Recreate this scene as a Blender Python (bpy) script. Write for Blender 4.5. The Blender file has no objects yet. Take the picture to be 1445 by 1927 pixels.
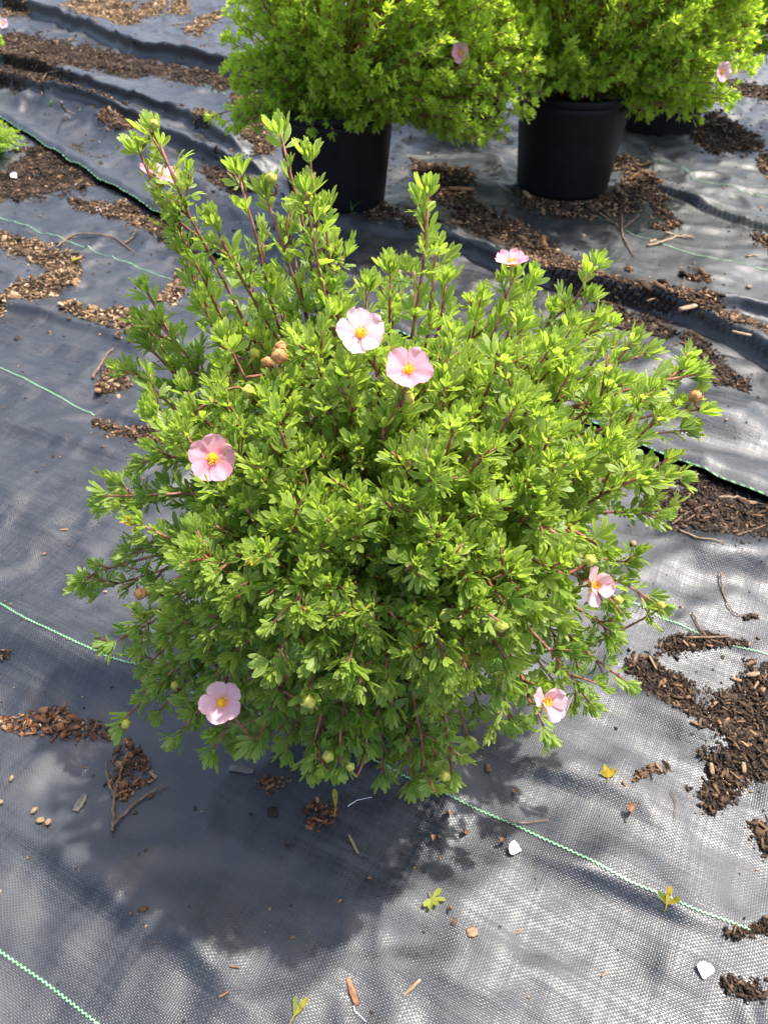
import bpy, math, random
import numpy as np
from mathutils import Vector, Matrix

rng = np.random.default_rng(7)
random.seed(7)
scn = bpy.context.scene
col = scn.collection

# ------------------------------------------------------------------ camera
CAM_H, PITCH, FPX = 0.72, math.radians(44.0), 1447.0
W0, H0 = 1445.0, 1927.0
cam_d = bpy.data.cameras.new('camera')
cam = bpy.data.objects.new('camera', cam_d)
col.objects.link(cam)
cam.location = (0, 0, CAM_H)
cam.rotation_euler = (math.pi / 2 - PITCH, 0, 0)
cam_d.sensor_fit = 'VERTICAL'
cam_d.sensor_height = 24.0
cam_d.lens = FPX / H0 * 24.0
cam_d.clip_start, cam_d.clip_end = 0.02, 800
cam_d.dof.use_dof = True
cam_d.dof.focus_distance = 0.52
cam_d.dof.aperture_fstop = 11.0
scn.camera = cam
scn.cycles.max_bounces = 6
scn.cycles.diffuse_bounces = 3
scn.cycles.glossy_bounces = 2
scn.cycles.transmission_bounces = 4

# ------------------------------------------------------------------ light
SUN_EL, SUN_AZ = math.radians(66), math.radians(60)      # azimuth from +Y towards +X
world = bpy.data.worlds.new('World')
scn.world = world
world.use_nodes = True
wn = world.node_tree.nodes
sky = wn.new('ShaderNodeTexSky')
sky.sky_type = 'NISHITA'
sky.sun_disc = False
sky.sun_elevation = SUN_EL
sky.sun_rotation = SUN_AZ
sky.air_density, sky.dust_density, sky.ozone_density = 1.0, 4.0, 1.2
wn['Background'].inputs['Strength'].default_value = 0.15
world.node_tree.links.new(sky.outputs[0], wn['Background'].inputs[0])
sd = bpy.data.lights.new('sun', 'SUN')
sd.energy, sd.angle, sd.color = 3.0, math.radians(1.1), (1.0, 0.955, 0.88)
sun = bpy.data.objects.new('sun', sd)
col.objects.link(sun)
sdir = Vector((math.sin(SUN_AZ) * math.cos(SUN_EL), math.cos(SUN_AZ) * math.cos(SUN_EL), math.sin(SUN_EL)))
sun.rotation_euler = sdir.to_track_quat('Z', 'Y').to_euler()
vs = scn.view_settings
vs.view_transform, vs.look, vs.exposure, vs.gamma = 'Standard', 'None', 1.5, 1.0
vs.use_curve_mapping = False

# ------------------------------------------------------------------ picking
CP = np.array([0, 0, CAM_H])
FWD = np.array([0, math.cos(PITCH), -math.sin(PITCH)])
UPV = np.array([0, math.sin(PITCH), math.cos(PITCH)])
RGT = np.array([1.0, 0, 0])

def ray(px, py):
    return FWD + RGT * ((px - 722.5) / FPX) + UPV * (-(py - 963.5) / FPX)

def at_z(px, py, z=0.0):
    d = ray(px, py)
    return CP + d * ((z - CAM_H) / d[2])

def at_y(px, py, y):
    d = ray(px, py)
    return CP + d * (y / d[1])

def project(P):
    q = np.asarray(P) - CP
    dz = q @ FWD
    return 722.5 + FPX * (q @ RGT) / dz, 963.5 - FPX * (q @ UPV) / dz, dz

# ------------------------------------------------------------------ mesh helpers
def mesh_np(name, V, F, mat, attr=None, uv=None, smooth=True):
    """V (n,3); F list/array of tris or quads (same length rows)"""
    V = np.asarray(V, dtype=np.float32); F = np.asarray(F, dtype=np.int32)
    me = bpy.data.meshes.new(name)
    n, k = F.shape
    me.vertices.add(len(V)); me.vertices.foreach_set('co', V.ravel())
    me.loops.add(n * k); me.loops.foreach_set('vertex_index', F.ravel())
    me.polygons.add(n)
    me.polygons.foreach_set('loop_start', np.arange(n, dtype=np.int32) * k)
    me.polygons.foreach_set('loop_total', np.full(n, k, dtype=np.int32))
    me.update(calc_edges=True)
    if smooth:
        me.polygons.foreach_set('use_smooth', np.ones(n, dtype=bool))
    if attr is not None:
        a = me.attributes.new('tint', 'FLOAT_COLOR', 'POINT')
        A = np.ones((len(V), 4), dtype=np.float32); A[:, :3] = attr
        a.data.foreach_set('color', A.ravel())
    if uv is not None:
        u = me.uv_layers.new(name='UVMap')
        u.data.foreach_set('uv', np.asarray(uv, dtype=np.float32)[F.ravel()].ravel())
    me.materials.append(mat)
    return me

def link(name, data, parent=None, mw=None):
    o = bpy.data.objects.new(name, data)
    col.objects.link(o)
    if parent is not None:
        o.parent = parent
    if mw is not None:
        o.matrix_basis = mw
    return o

def tag(o, label=None, cat=None, group=None, kind=None):
    if label: o['label'] = label
    if cat: o['category'] = cat
    if group: o['group'] = group
    if kind: o['kind'] = kind
    return o

def tube(pts, rad, sides=6, cap=True):
    pts = np.asarray(pts, float); n = len(pts)
    rad = np.broadcast_to(np.asarray(rad, float), (n,))
    T = np.gradient(pts, axis=0); T /= np.linalg.norm(T, axis=1)[:, None] + 1e-12
    ref = np.array([0, 0, 1.0]) if abs(T[:, 2]).mean() < .8 else np.array([1.0, 0, 0])
    A = np.cross(T, ref); A /= np.linalg.norm(A, axis=1)[:, None] + 1e-12
    B = np.cross(T, A)
    th = np.arange(sides) * 2 * math.pi / sides
    V = pts[:, None, :] + rad[:, None, None] * (np.cos(th)[None, :, None] * A[:, None, :] + np.sin(th)[None, :, None] * B[:, None, :])
    V = V.reshape(-1, 3); F = []
    i = np.arange(n - 1)[:, None] * sides; j = np.arange(sides)[None, :]; j2 = (j + 1) % sides
    F = np.stack([i + j, i + j2, i + sides + j2, i + sides + j], -1).reshape(-1, 4)
    if cap:
        c = len(V)
        V = np.vstack([V, pts[0], pts[-1]])
        e0 = [[c, (k + 1) % sides, k, k] for k in range(sides)]
        b = (n - 1) * sides
        e1 = [[c + 1, b + k, b + (k + 1) % sides, b + (k + 1) % sides] for k in range(sides)]
        # triangles as degenerate-free: split quads later
        Ft = np.vstack([F[:, [0, 1, 2]], F[:, [0, 2, 3]], np.array(e0)[:, :3], np.array(e1)[:, :3]])
        return V, Ft
    return V, np.vstack([F[:, [0, 1, 2]], F[:, [0, 2, 3]]])

def join_np(parts):
    V, F, n = [], [], 0
    for v, f in parts:
        V.append(v); F.append(np.asarray(f) + n); n += len(v)
    return np.vstack(V), np.vstack(F)

# value noise (tileless), vectorised
_perm = rng.random((64, 64))
def vnoise(x, y):
    xi = np.floor(x).astype(int); yi = np.floor(y).astype(int)
    fx, fy = x - xi, y - yi
    fx = fx * fx * (3 - 2 * fx); fy = fy * fy * (3 - 2 * fy)
    g = lambda a, b: _perm[a % 64, b % 64]
    return (g(xi, yi) * (1 - fx) + g(xi + 1, yi) * fx) * (1 - fy) + (g(xi, yi + 1) * (1 - fx) + g(xi + 1, yi + 1) * fx) * fy
def fbm(x, y, o=4):
    s, a = 0, .5
    for k in range(o):
        s = s + a * (vnoise(x * 2 ** k + 17.3 * k, y * 2 ** k + 9.1 * k) - .5); a *= .5
    return s

# ------------------------------------------------------------------ materials
def new_mat(name):
    m = bpy.data.materials.new(name); m.use_nodes = True
    nt = m.node_tree
    return m, nt, nt.nodes, nt.links, nt.nodes['Principled BSDF']

def N(nodes, t, **kw):
    n = nodes.new(t)
    for k, v in kw.items(): setattr(n, k, v)
    return n

def math_n(nodes, links, op, a, b=None, c=None):
    n = nodes.new('ShaderNodeMath'); n.operation = op
    for i, v in enumerate((a, b, c)):
        if v is None: continue
        if isinstance(v, (int, float)): n.inputs[i].default_value = v
        else: links.new(v, n.inputs[i])
    return n.outputs[0]

def mix_c(nodes, links, fac, a, b, blend='MIX'):
    n = nodes.new('ShaderNodeMix'); n.data_type = 'RGBA'; n.blend_type = blend
    def put(s, v):
        if isinstance(v, (tuple, list)): s.default_value = (*v[:3], 1)
        elif isinstance(v, (int, float)): s.default_value = v
        else: links.new(v, s)
    put(n.inputs[0], fac); put(n.inputs[6], a); put(n.inputs[7], b)
    return n.outputs[2]

def ramp(nodes, links, fac, stops):
    n = nodes.new('ShaderNodeValToRGB')
    e = n.color_ramp.elements
    while len(e) < len(stops): e.new(.5)
    for i, (p, c) in enumerate(stops):
        e[i].position = p; e[i].color = (*c, 1) if isinstance(c, (tuple, list)) else (c, c, c, 1)
    links.new(fac, n.inputs[0])
    return n.outputs[0]

STRIPE_ANG = -math.radians(28.0)     # the fabric's warp runs from far left to near right

def fabric_mat():
    m, nt, nd, ln, bs = new_mat('woven_fabric')
    tc = N(nd, 'ShaderNodeTexCoord')
    mp = N(nd, 'ShaderNodeMapping'); mp.inputs['Rotation'].default_value = (0, 0, -STRIPE_ANG)
    ln.new(tc.outputs['Object'], mp.inputs[0])
    # slight wobble of the tapes
    nz = N(nd, 'ShaderNodeTexNoise'); nz.inputs['Scale'].default_value = 9; nz.inputs['Detail'].default_value = 2
    ln.new(tc.outputs['Object'], nz.inputs['Vector'])
    wob = N(nd, 'ShaderNodeVectorMath', operation='MULTIPLY_ADD')
    ln.new(nz.outputs['Color'], wob.inputs[0]); wob.inputs[1].default_value = (.012, .012, 0); ln.new(mp.outputs[0], wob.inputs[2])
    sep = N(nd, 'ShaderNodeSeparateXYZ'); ln.new(wob.outputs[0], sep.inputs[0])
    px, py = .0020, .0016
    ax = math_n(nd, ln, 'DIVIDE', sep.outputs[0], px); ay = math_n(nd, ln, 'DIVIDE', sep.outputs[1], py)
    cx = math_n(nd, ln, 'FLOOR', ax); cy = math_n(nd, ln, 'FLOOR', ay)
    par = math_n(nd, ln, 'MODULO', math_n(nd, ln, 'ABSOLUTE', math_n(nd, ln, 'ADD', cx, cy)), 2.0)
    fx = math_n(nd, ln, 'FRACT', ax); fy = math_n(nd, ln, 'FRACT', ay)
    def hump(f): return math_n(nd, ln, 'SINE', math_n(nd, ln, 'MULTIPLY', f, math.pi))
    hx, hy = hump(fx), hump(fy)
    # raised cells: tape over; others: tape under
    hh = math_n(nd, ln, 'MULTIPLY', hx, hy)
    h1 = math_n(nd, ln, 'MULTIPLY', hh, math_n(nd, ln, 'MULTIPLY_ADD', par, .7, .3))
    # per-tape random tone
    wn_ = N(nd, 'ShaderNodeTexWhiteNoise', noise_dimensions='2D')
    cmb = N(nd, 'ShaderNodeCombineXYZ'); ln.new(cx, cmb.inputs[0]); ln.new(cy, cmb.inputs[1]); ln.new(cmb.outputs[0], wn_.inputs['Vector'])
    wr = N(nd, 'ShaderNodeTexWhiteNoise', noise_dimensions='1D'); ln.new(cx, wr.inputs['W'])
    wc = N(nd, 'ShaderNodeTexWhiteNoise', noise_dimensions='1D'); ln.new(cy, wc.inputs['W'])
    tape = math_n(nd, ln, 'MULTIPLY', math_n(nd, ln, 'ADD', wr.outputs['Value'], wc.outputs['Value']), .5)
    n2 = N(nd, 'ShaderNodeTexNoise'); n2.inputs['Scale'].default_value = 6; n2.inputs['Detail'].default_value = 6; n2.inputs['Roughness'].default_value = .65
    ln.new(tc.outputs['Object'], n2.inputs['Vector'])
    n3 = N(nd, 'ShaderNodeTexNoise'); n3.inputs['Scale'].default_value = 1.0; n3.inputs['Detail'].default_value = 5
    st = N(nd, 'ShaderNodeMapping'); st.inputs['Scale'].default_value = (10, 90, 1); ln.new(mp.outputs[0], st.inputs[0]); ln.new(st.outputs[0], n3.inputs['Vector'])
    dust = math_n(nd, ln, 'ADD', math_n(nd, ln, 'MULTIPLY', n2.outputs['Fac'], .75), math_n(nd, ln, 'MULTIPLY', n3.outputs['Fac'], .25))
    base = ramp(nd, ln, dust, [(.30, (.015, .017, .021)), (.5, (.028, .031, .037)), (.72, (.060, .064, .072))])
    base = mix_c(nd, ln, math_n(nd, ln, 'MULTIPLY', wn_.outputs['Value'], .35), base, (.010, .012, .016))
    base = mix_c(nd, ln, .6, base, ramp(nd, ln, tape, [(.15, .55), (.85, 1.25)]), 'MULTIPLY')
    cell = ramp(nd, ln, h1, [(0, .40), (.45, 1.0)])
    base = mix_c(nd, ln, .75, base, cell, 'MULTIPLY')
    # fine grit
    n4 = N(nd, 'ShaderNodeTexNoise'); n4.inputs['Scale'].default_value = 420; n4.inputs['Detail'].default_value = 2
    ln.new(tc.outputs['Object'], n4.inputs['Vector'])
    grit = ramp(nd, ln, n4.outputs['Fac'], [(.70, 0.0), (.78, 1.0)])
    base = mix_c(nd, ln, math_n(nd, ln, 'MULTIPLY', grit, .55), base, (.11, .085, .06))
    ln.new(base, bs.inputs['Base Color'])
    ro = ramp(nd, ln, math_n(nd, ln, 'MULTIPLY_ADD', math_n(nd, ln, 'SUBTRACT', tape, .5), .35, dust), [(.3, .33), (.7, .52)])
    ln.new(ro, bs.inputs['Roughness'])
    bs.inputs['Specular IOR Level'].default_value = .65
    bp = N(nd, 'ShaderNodeBump'); bp.inputs['Strength'].default_value = .6; bp.inputs['Distance'].default_value = .0005
    hsum = math_n(nd, ln, 'ADD', math_n(nd, ln, 'MULTIPLY', h1, math_n(nd, ln, 'MULTIPLY_ADD', tape, .7, .6)), math_n(nd, ln, 'MULTIPLY', wn_.outputs['Value'], .45))
    ln.new(hsum, bp.inputs['Height'])
    bp2 = N(nd, 'ShaderNodeBump'); bp2.inputs['Strength'].default_value = .5; bp2.inputs['Distance'].default_value = .006
    ln.new(dust, bp2.inputs['Height']); ln.new(bp2.outputs[0], bp.inputs['Normal'])
    ln.new(bp.outputs[0], bs.inputs['Normal'])
    return m

def leaf_mat(name, stops, trans):
    m, nt, nd, ln, bs = new_mat(name)
    at = N(nd, 'ShaderNodeAttribute', attribute_name='tint')
    sp = N(nd, 'ShaderNodeSeparateColor'); ln.new(at.outputs['Color'], sp.inputs[0])
    uv = N(nd, 'ShaderNodeUVMap'); su = N(nd, 'ShaderNodeSeparateXYZ'); ln.new(uv.outputs[0], su.inputs[0])
    tcn = N(nd, 'ShaderNodeTexCoord')
    nz = N(nd, 'ShaderNodeTexNoise'); nz.inputs['Scale'].default_value = 180; nz.inputs['Detail'].default_value = 3
    ln.new(tcn.outputs['Object'], nz.inputs['Vector'])
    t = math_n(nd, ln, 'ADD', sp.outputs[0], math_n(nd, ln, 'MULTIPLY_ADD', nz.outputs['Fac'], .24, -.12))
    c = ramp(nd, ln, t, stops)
    # random hue shift
    c = mix_c(nd, ln, math_n(nd, ln, 'MULTIPLY', sp.outputs[1], .34), c, (.18, .21, .07))
    # pale rim and mid rib
    e = math_n(nd, ln, 'ABSOLUTE', math_n(nd, ln, 'MULTIPLY_ADD', su.outputs[0], 2.0, -1.0))
    rim = ramp(nd, ln, e, [(.66, 0.0), (.90, 1.0)])
    c = mix_c(nd, ln, math_n(nd, ln, 'MULTIPLY', rim, .85), c, (.36, .43, .11))
    mid = ramp(nd, ln, e, [(.0, 1.0), (.14, 0.0)])
    c = mix_c(nd, ln, math_n(nd, ln, 'MULTIPLY', mid, .40), c, (.22, .31, .08))
    # withered
    dead = ramp(nd, ln, nz.outputs['Fac'], [(.35, (.52, .36, .02)), (.62, (.40, .30, .03)), (.75, (.16, .07, .02))])
    c = mix_c(nd, ln, sp.outputs[2], c, dead)
    ln.new(c, bs.inputs['Base Color'])
    bs.inputs['Roughness'].default_value = .38
    bs.inputs['Specular IOR Level'].default_value = .42
    wv = math_n(nd, ln, 'SINE', math_n(nd, ln, 'ADD', math_n(nd, ln, 'MULTIPLY', su.outputs[1], 38.0), math_n(nd, ln, 'MULTIPLY', e, -7.0)))
    bp = N(nd, 'ShaderNodeBump'); bp.inputs['Strength'].default_value = .35; bp.inputs['Distance'].default_value = .0006
    ln.new(math_n(nd, ln, 'ADD', math_n(nd, ln, 'MULTIPLY', wv, .3), nz.outputs['Fac']), bp.inputs['Height']); ln.new(bp.outputs[0], bs.inputs['Normal'])
    tr = N(nd, 'ShaderNodeBsdfTranslucent')
    tcol = mix_c(nd, ln, 1.0, c, (2.0, 2.05, 1.05), 'MULTIPLY'); ln.new(tcol, tr.inputs[0])
    mx = N(nd, 'ShaderNodeMixShader'); mx.inputs[0].default_value = trans
    ln.new(bs.outputs[0], mx.inputs[1]); ln.new(tr.outputs[0], mx.inputs[2])
    ln.new(mx.outputs[0], nd['Material Output'].inputs[0])
    return m

def petal_mat(name, edge, core):
    m, nt, nd, ln, bs = new_mat(name)
    uv = N(nd, 'ShaderNodeUVMap'); su = N(nd, 'ShaderNodeSeparateXYZ'); ln.new(uv.outputs[0], su.inputs[0])
    tcn = N(nd, 'ShaderNodeTexCoord')
    nz = N(nd, 'ShaderNodeTexNoise'); nz.inputs['Scale'].default_value = 260; nz.inputs['Detail'].default_value = 3
    ln.new(tcn.outputs['Object'], nz.inputs['Vector'])
    v = math_n(nd, ln, 'ADD', su.outputs[1], math_n(nd, ln, 'MULTIPLY_ADD', nz.outputs['Fac'], .24, -.12))
    c = ramp(nd, ln, v, [(.0, (.88, .50, .20)), (.12, core), (.55, edge), (1.0, tuple(min(.95, x * 1.05) for x in edge))])
    ln.new(c, bs.inputs['Base Color']); bs.inputs['Roughness'].default_value = .6
    w = math_n(nd, ln, 'SINE', math_n(nd, ln, 'MULTIPLY', su.outputs[0], 60.0))
    bp = N(nd, 'ShaderNodeBump'); bp.inputs['Strength'].default_value = .12; bp.inputs['Distance'].default_value = .0004
    ln.new(math_n(nd, ln, 'ADD', w, math_n(nd, ln, 'MULTIPLY', nz.outputs['Fac'], 2.0)), bp.inputs['Height']); ln.new(bp.outputs[0], bs.inputs['Normal'])
    tr = N(nd, 'ShaderNodeBsdfTranslucent'); ln.new(mix_c(nd, ln, .45, c, (.98, .74, .77)), tr.inputs[0])
    mx = N(nd, 'ShaderNodeMixShader'); mx.inputs[0].default_value = .5
    ln.new(bs.outputs[0], mx.inputs[1]); ln.new(tr.outputs[0], mx.inputs[2])
    ln.new(mx.outputs[0], nd['Material Output'].inputs[0])
    return m

def noise_mat(name, stops, scale=120, rough=.8, bump=.3, dist=.001, spec=.3, stretch=None):
    m, nt, nd, ln, bs = new_mat(name)
    tc = N(nd, 'ShaderNodeTexCoord'); src = tc.outputs['Object']
    if stretch:
        mp = N(nd, 'ShaderNodeMapping'); mp.inputs['Scale'].default_value = stretch; ln.new(src, mp.inputs[0]); src = mp.outputs[0]
    nz = N(nd, 'ShaderNodeTexNoise'); nz.inputs['Scale'].default_value = scale; nz.inputs['Detail'].default_value = 5
    ln.new(src, nz.inputs['Vector'])
    ln.new(ramp(nd, ln, nz.outputs['Fac'], stops), bs.inputs['Base Color'])
    bs.inputs['Roughness'].default_value = rough; bs.inputs['Specular IOR Level'].default_value = spec
    if bump:
        bp = N(nd, 'ShaderNodeBump'); bp.inputs['Strength'].default_value = bump; bp.inputs['Distance'].default_value = dist
        ln.new(nz.outputs['Fac'], bp.inputs['Height']); ln.new(bp.outputs[0], bs.inputs['Normal'])
    return m

def attr_mat(name, rough=.85):
    m, nt, nd, ln, bs = new_mat(name)
    at = N(nd, 'ShaderNodeAttribute', attribute_name='tint')
    tc = N(nd, 'ShaderNodeTexCoord')
    nz = N(nd, 'ShaderNodeTexNoise'); nz.inputs['Scale'].default_value = 500; nz.inputs['Detail'].default_value = 3
    ln.new(tc.outputs['Object'], nz.inputs['Vector'])
    c = mix_c(nd, ln, 1.0, at.outputs['Color'], ramp(nd, ln, nz.outputs['Fac'], [(.3, .55), (.7, 1.3)]), 'MULTIPLY')
    ln.new(c, bs.inputs['Base Color']); bs.inputs['Roughness'].default_value = rough
    bs.inputs['Specular IOR Level'].default_value = .25
    bp = N(nd, 'ShaderNodeBump'); bp.inputs['Strength'].default_value = .4; bp.inputs['Distance'].default_value = .0008
    ln.new(nz.outputs['Fac'], bp.inputs['Height']); ln.new(bp.outputs[0], bs.inputs['Normal'])
    return m

M = {}
M['fabric'] = fabric_mat()
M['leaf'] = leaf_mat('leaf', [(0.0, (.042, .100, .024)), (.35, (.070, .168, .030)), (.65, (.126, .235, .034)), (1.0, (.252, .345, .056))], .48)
M['brightened_leaf'] = leaf_mat('brightened_leaf', [(0.0, (.09, .19, .022)), (.35, (.18, .33, .028)), (.65, (.29, .45, .034)), (1.0, (.40, .52, .06))], .55)  # yellower foliage, colour also raised to stand in for sun on the back shrubs
M['pink_petal'] = petal_mat('pink_petal', (.90, .39, .50), (.88, .28, .38))
M['pale_petal'] = petal_mat('pale_petal', (.91, .55, .61), (.89, .42, .48))
M['white_petal'] = noise_mat('white_petal', [(.3, (.80, .74, .72)), (.7, (.88, .84, .82))], 90, .6, .1)
M['blush_petal'] = noise_mat('blush_petal', [(.3, (.78, .52, .50)), (.7, (.84, .64, .62))], 90, .6, .1)
M['stamen'] = noise_mat('stamen', [(.35, (.78, .34, .010)), (.65, (.85, .52, .02))], 700, .6, .2)
M['bud'] = noise_mat('bud', [(.35, (.34, .36, .06)), (.65, (.50, .46, .08))], 350, .7, .3)
M['dry_bud'] = noise_mat('dry_bud', [(.35, (.36, .15, .06)), (.65, (.48, .28, .10))], 350, .8, .4)
M['stem'] = noise_mat('stem', [(.30, (.11, .040, .018)), (.5, (.25, .085, .055)), (.68, (.36, .18, .115))], 130, .6, .5, .0006, .35)
M['soil'] = noise_mat('soil', [(.3, (.010, .007, .005)), (.55, (.028, .018, .012)), (.75, (.065, .042, .026))], 230, .95, .9, .004, .15)
M['chips'] = attr_mat('chips')
M['pot'] = noise_mat('pot_plastic', [(.3, (.004, .0043, .005)), (.7, (.0075, .008, .009))], 30, .5, .08, .0006, .2)
M['stripe'] = None
M['thread'] = noise_mat('thread', [(.3, (.10, .30, .13)), (.7, (.20, .48, .22))], 400, .6, .2)
M['twig'] = noise_mat('twig', [(.3, (.075, .045, .028)), (.7, (.23, .15, .095))], 200, .85, .5, .0008)
M['pale_wood'] = noise_mat('pale_wood', [(.3, (.17, .115, .065)), (.7, (.34, .25, .16))], 160, .85, .5, .0008, .25, (1, 1, 1))
M['grey_wood'] = noise_mat('grey_wood', [(.3, (.07, .06, .05)), (.7, (.19, .165, .14))], 150, .9, .6, .001)
M['brown_leaf'] = noise_mat('brown_leaf', [(.3, (.12, .05, .022)), (.7, (.30, .16, .085))], 170, .8, .5, .0008)
M['seed'] = noise_mat('seed', [(.3, (.15, .09, .045)), (.7, (.31, .21, .12))], 220, .7, .3)
M['grass'] = noise_mat('grass_blade', [(.3, (.05, .13, .02)), (.7, (.12, .22, .03))], 60, .6, .1)
M['white_fibre'] = noise_mat('white_fibre', [(.3, (.5, .5, .5)), (.7, (.7, .7, .7))], 300, .8, .1)

def stripe_mat():
    m, nt, nd, ln, bs = new_mat('green_yarn')
    uv = N(nd, 'ShaderNodeUVMap'); su = N(nd, 'ShaderNodeSeparateXYZ'); ln.new(uv.outputs[0], su.inputs[0])
    nz = N(nd, 'ShaderNodeTexNoise'); nz.inputs['Scale'].default_value = 200
    tc = N(nd, 'ShaderNodeTexCoord'); ln.new(tc.outputs['Object'], nz.inputs['Vector'])
    c = ramp(nd, ln, nz.outputs['Fac'], [(.3, (.11, .26, .13)), (.7, (.22, .42, .23))])
    ln.new(c, bs.inputs['Base Color']); bs.inputs['Roughness'].default_value = .5
    return m
M['stripe'] = stripe_mat()

# ------------------------------------------------------------------ ground relief
# (pixel polyline, height, far-side width, near-side width)
RIDGES = [
    ([(-200, -20), (0, 12), (90, 38), (180, 70), (260, 108), (350, 125), (480, 155), (560, 185)], .034, .10, .012),
    ([(-150, 110), (0, 130), (80, 142), (160, 168), (250, 198), (330, 222), (400, 262), (470, 310)], .024, .07, .010),
    ([(-150, 120), (0, 155), (60, 182), (120, 207), (250, 238), (330, 278), (430, 320), (520, 345)], .026, .05, .010),
    ([(0, 195), (90, 205), (170, 225), (240, 270), (330, 340), (420, 400)], .020, .05, .03),
    ([(780, 455), (900, 490), (1000, 532), (1120, 560), (1210, 582), (1290, 607), (1370, 652), (1445, 697), (1560, 740)], .026, .05, .008),
    ([(1250, 590), (1320, 598), (1380, 592), (1445, 603), (1560, 615)], .020, .03, .015),
    ([(1190, 350), (1240, 366), (1310, 395), (1380, 422), (1445, 452), (1560, 480)], .012, .04, .006),
    ([(760, 330), (850, 352), (930, 372), (980, 392)], .018, .05, .02),
    ([(560, 430), (680, 440), (800, 455), (920, 475)], .012, .05, .02),
    ([(1200, 780), (1300, 800), (1400, 822), (1500, 850)], .022, .06, .035),
    ([(1180, 650), (1240, 690), (1290, 740)], .012, .03, .03),
    ([(-80, 575), (0, 578), (100, 592), (200, 628), (310, 690)], .007, .05, .012),
    ([(-80, 1165), (0, 1185), (100, 1225), (250, 1275), (400, 1330)], .016, .05, .028),
    ([(0, 800), (130, 830), (250, 870), (330, 900)], .005, .03, .015),
    ([(150, 770), (250, 790), (350, 835)], .006, .04, .010),
    ([(1180, 1060), (1300, 1050), (1445, 1062), (1560, 1070)], .014, .03, .025),
    ([(1140, 1290), (1210, 1320), (1290, 1365), (1380, 1395), (1480, 1415)], .014, .010, .03),
    ([(850, 1390), (1000, 1440), (1150, 1480), (1300, 1560)], .006, .03, .014),
    ([(880, 1560), (1000, 1600), (1150, 1655), (1300, 1725), (1445, 1785)], .007, .03, .012),
    ([(0, 1520), (130, 1620), (250, 1710), (330, 1790)], .006, .03, .014),
    ([(240, 1690), (350, 1750), (430, 1850), (520, 1927)], .007, .03, .012),
    ([(600, 1640), (750, 1700), (900, 1750), (1000, 1800)], .005, .03, .02),
    ([(330, 1560), (450, 1600), (600, 1615)], .005, .025, .02),
    ([(700, 1790), (850, 1830), (980, 1927)], .005, .03, .02),
    ([(1150, 1800), (1300, 1850), (1445, 1927)], .005, .03, .02),
    ([(-60, 900), (60, 960), (140, 1050)], .005, .03, .02),
]
def to_ground(pts):
    return np.array([at_z(x, y, 0)[:2] for x, y in pts])
_RG = [(to_ground(p), a, wf, wn_) for p, a, wf, wn_ in RIDGES]

def poly_dist(P, Q):
    """distance of P (n,2) to polyline Q and side sign (+ = far side), and end fade"""
    best = np.full(len(P), 1e9); side = np.ones(len(P))
    for a, b in zip(Q[:-1], Q[1:]):
        ab = b - a; L2 = ab @ ab
        t = np.clip(((P - a) @ ab) / L2, 0, 1)
        d = P - (a + t[:, None] * ab)
        dd = np.hypot(d[:, 0], d[:, 1])
        s = np.sign(ab[0] * (P[:, 1] - a[1]) - ab[1] * (P[:, 0] - a[0]))
        m = dd < best
        best[m] = dd[m]; side[m] = s[m]
    return best, side

def relief(x, y):
    x = np.atleast_1d(np.asarray(x, float)); y = np.atleast_1d(np.asarray(y, float))
    P = np.stack([x, y], 1)
    far = np.clip((y - .6) / 1.4, 0, 1)
    h = fbm(x * 5 + 3, y * 5, 4) * (.010 + .014 * far) + fbm(x * 26, y * 26 + 5, 3) * .0022
    cr = 1 - 2 * np.abs(fbm(x * 9 + 11, y * 9 + 3, 3)); h += np.clip(cr - .72, 0, 1) * (.017 + .016 * far)
    h += fbm(x * 15 + 7, y * 13 + 2, 2) * .0048 + np.clip(.86 - 2.4 * np.abs(fbm(x * 11 + 31, y * 17 + 8, 3)) - .35, 0, 1) * .0045
    # long creases along the warp
    u = x * math.cos(STRIPE_ANG) + y * math.sin(STRIPE_ANG); v = -x * math.sin(STRIPE_ANG) + y * math.cos(STRIPE_ANG)
    h += fbm(u * 3.0, v * 16, 3) * .006
    lean = np.zeros((len(x), 2))
    for Q, a, wf, wn_ in _RG:
        lo, hi = Q.min(0) - .3, Q.max(0) + .3
        m = (x > lo[0]) & (x < hi[0]) & (y > lo[1]) & (y < hi[1])
        if not m.any(): continue
        d, s = poly_dist(P[m], Q)
        w = np.where(s > 0, wf, wn_)
        g = np.exp(-(d / w) ** 2)
        e0 = np.hypot(*(P[m] - Q[0]).T); e1 = np.hypot(*(P[m] - Q[-1]).T)
        fade = np.clip(np.minimum(e0, e1) / .09, 0, 1)
        h[m] += 1.5 * a * g * fade
        lean[m, 1] -= .55 * a * g ** 2 * fade * (1 if wn_ < .02 else 0)
    return h, lean

def gz(x, y):
    return float(relief([x], [y])[0][0])

def ground_pt(px, py, off=0.0):
    p = at_z(px, py, 0)
    for _ in range(3):
        z = gz(p[0], p[1]); p = at_z(px, py, z)
    up = 0.006 if p[1] > hem_y(p[0]) else 0.0
    return np.array([p[0], p[1], z + up + off])

HEM = np.array([at_z(x, y, .012)[:2] for x, y in [(-420, 20), (-160, 130), (0, 218), (60, 256), (130, 300), (240, 365), (330, 425), (450, 495), (600, 565), (800, 655), (1000, 745), (1220, 842), (1300, 874), (1420, 922), (1560, 985), (1800, 1070)]])
_o = np.argsort(HEM[:, 0]); HEM = HEM[_o]
def hem_y(x):
    return np.interp(x, HEM[:, 0], HEM[:, 1]) + 0.004 * np.sin(np.asarray(x) * 23)

def grid_faces(nu, nv):
    i = np.arange(nv - 1)[:, None] * nu + np.arange(nu - 1)[None, :]
    return np.stack([i, i + 1, i + nu + 1, i + nu], -1).reshape(-1, 4)

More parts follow.
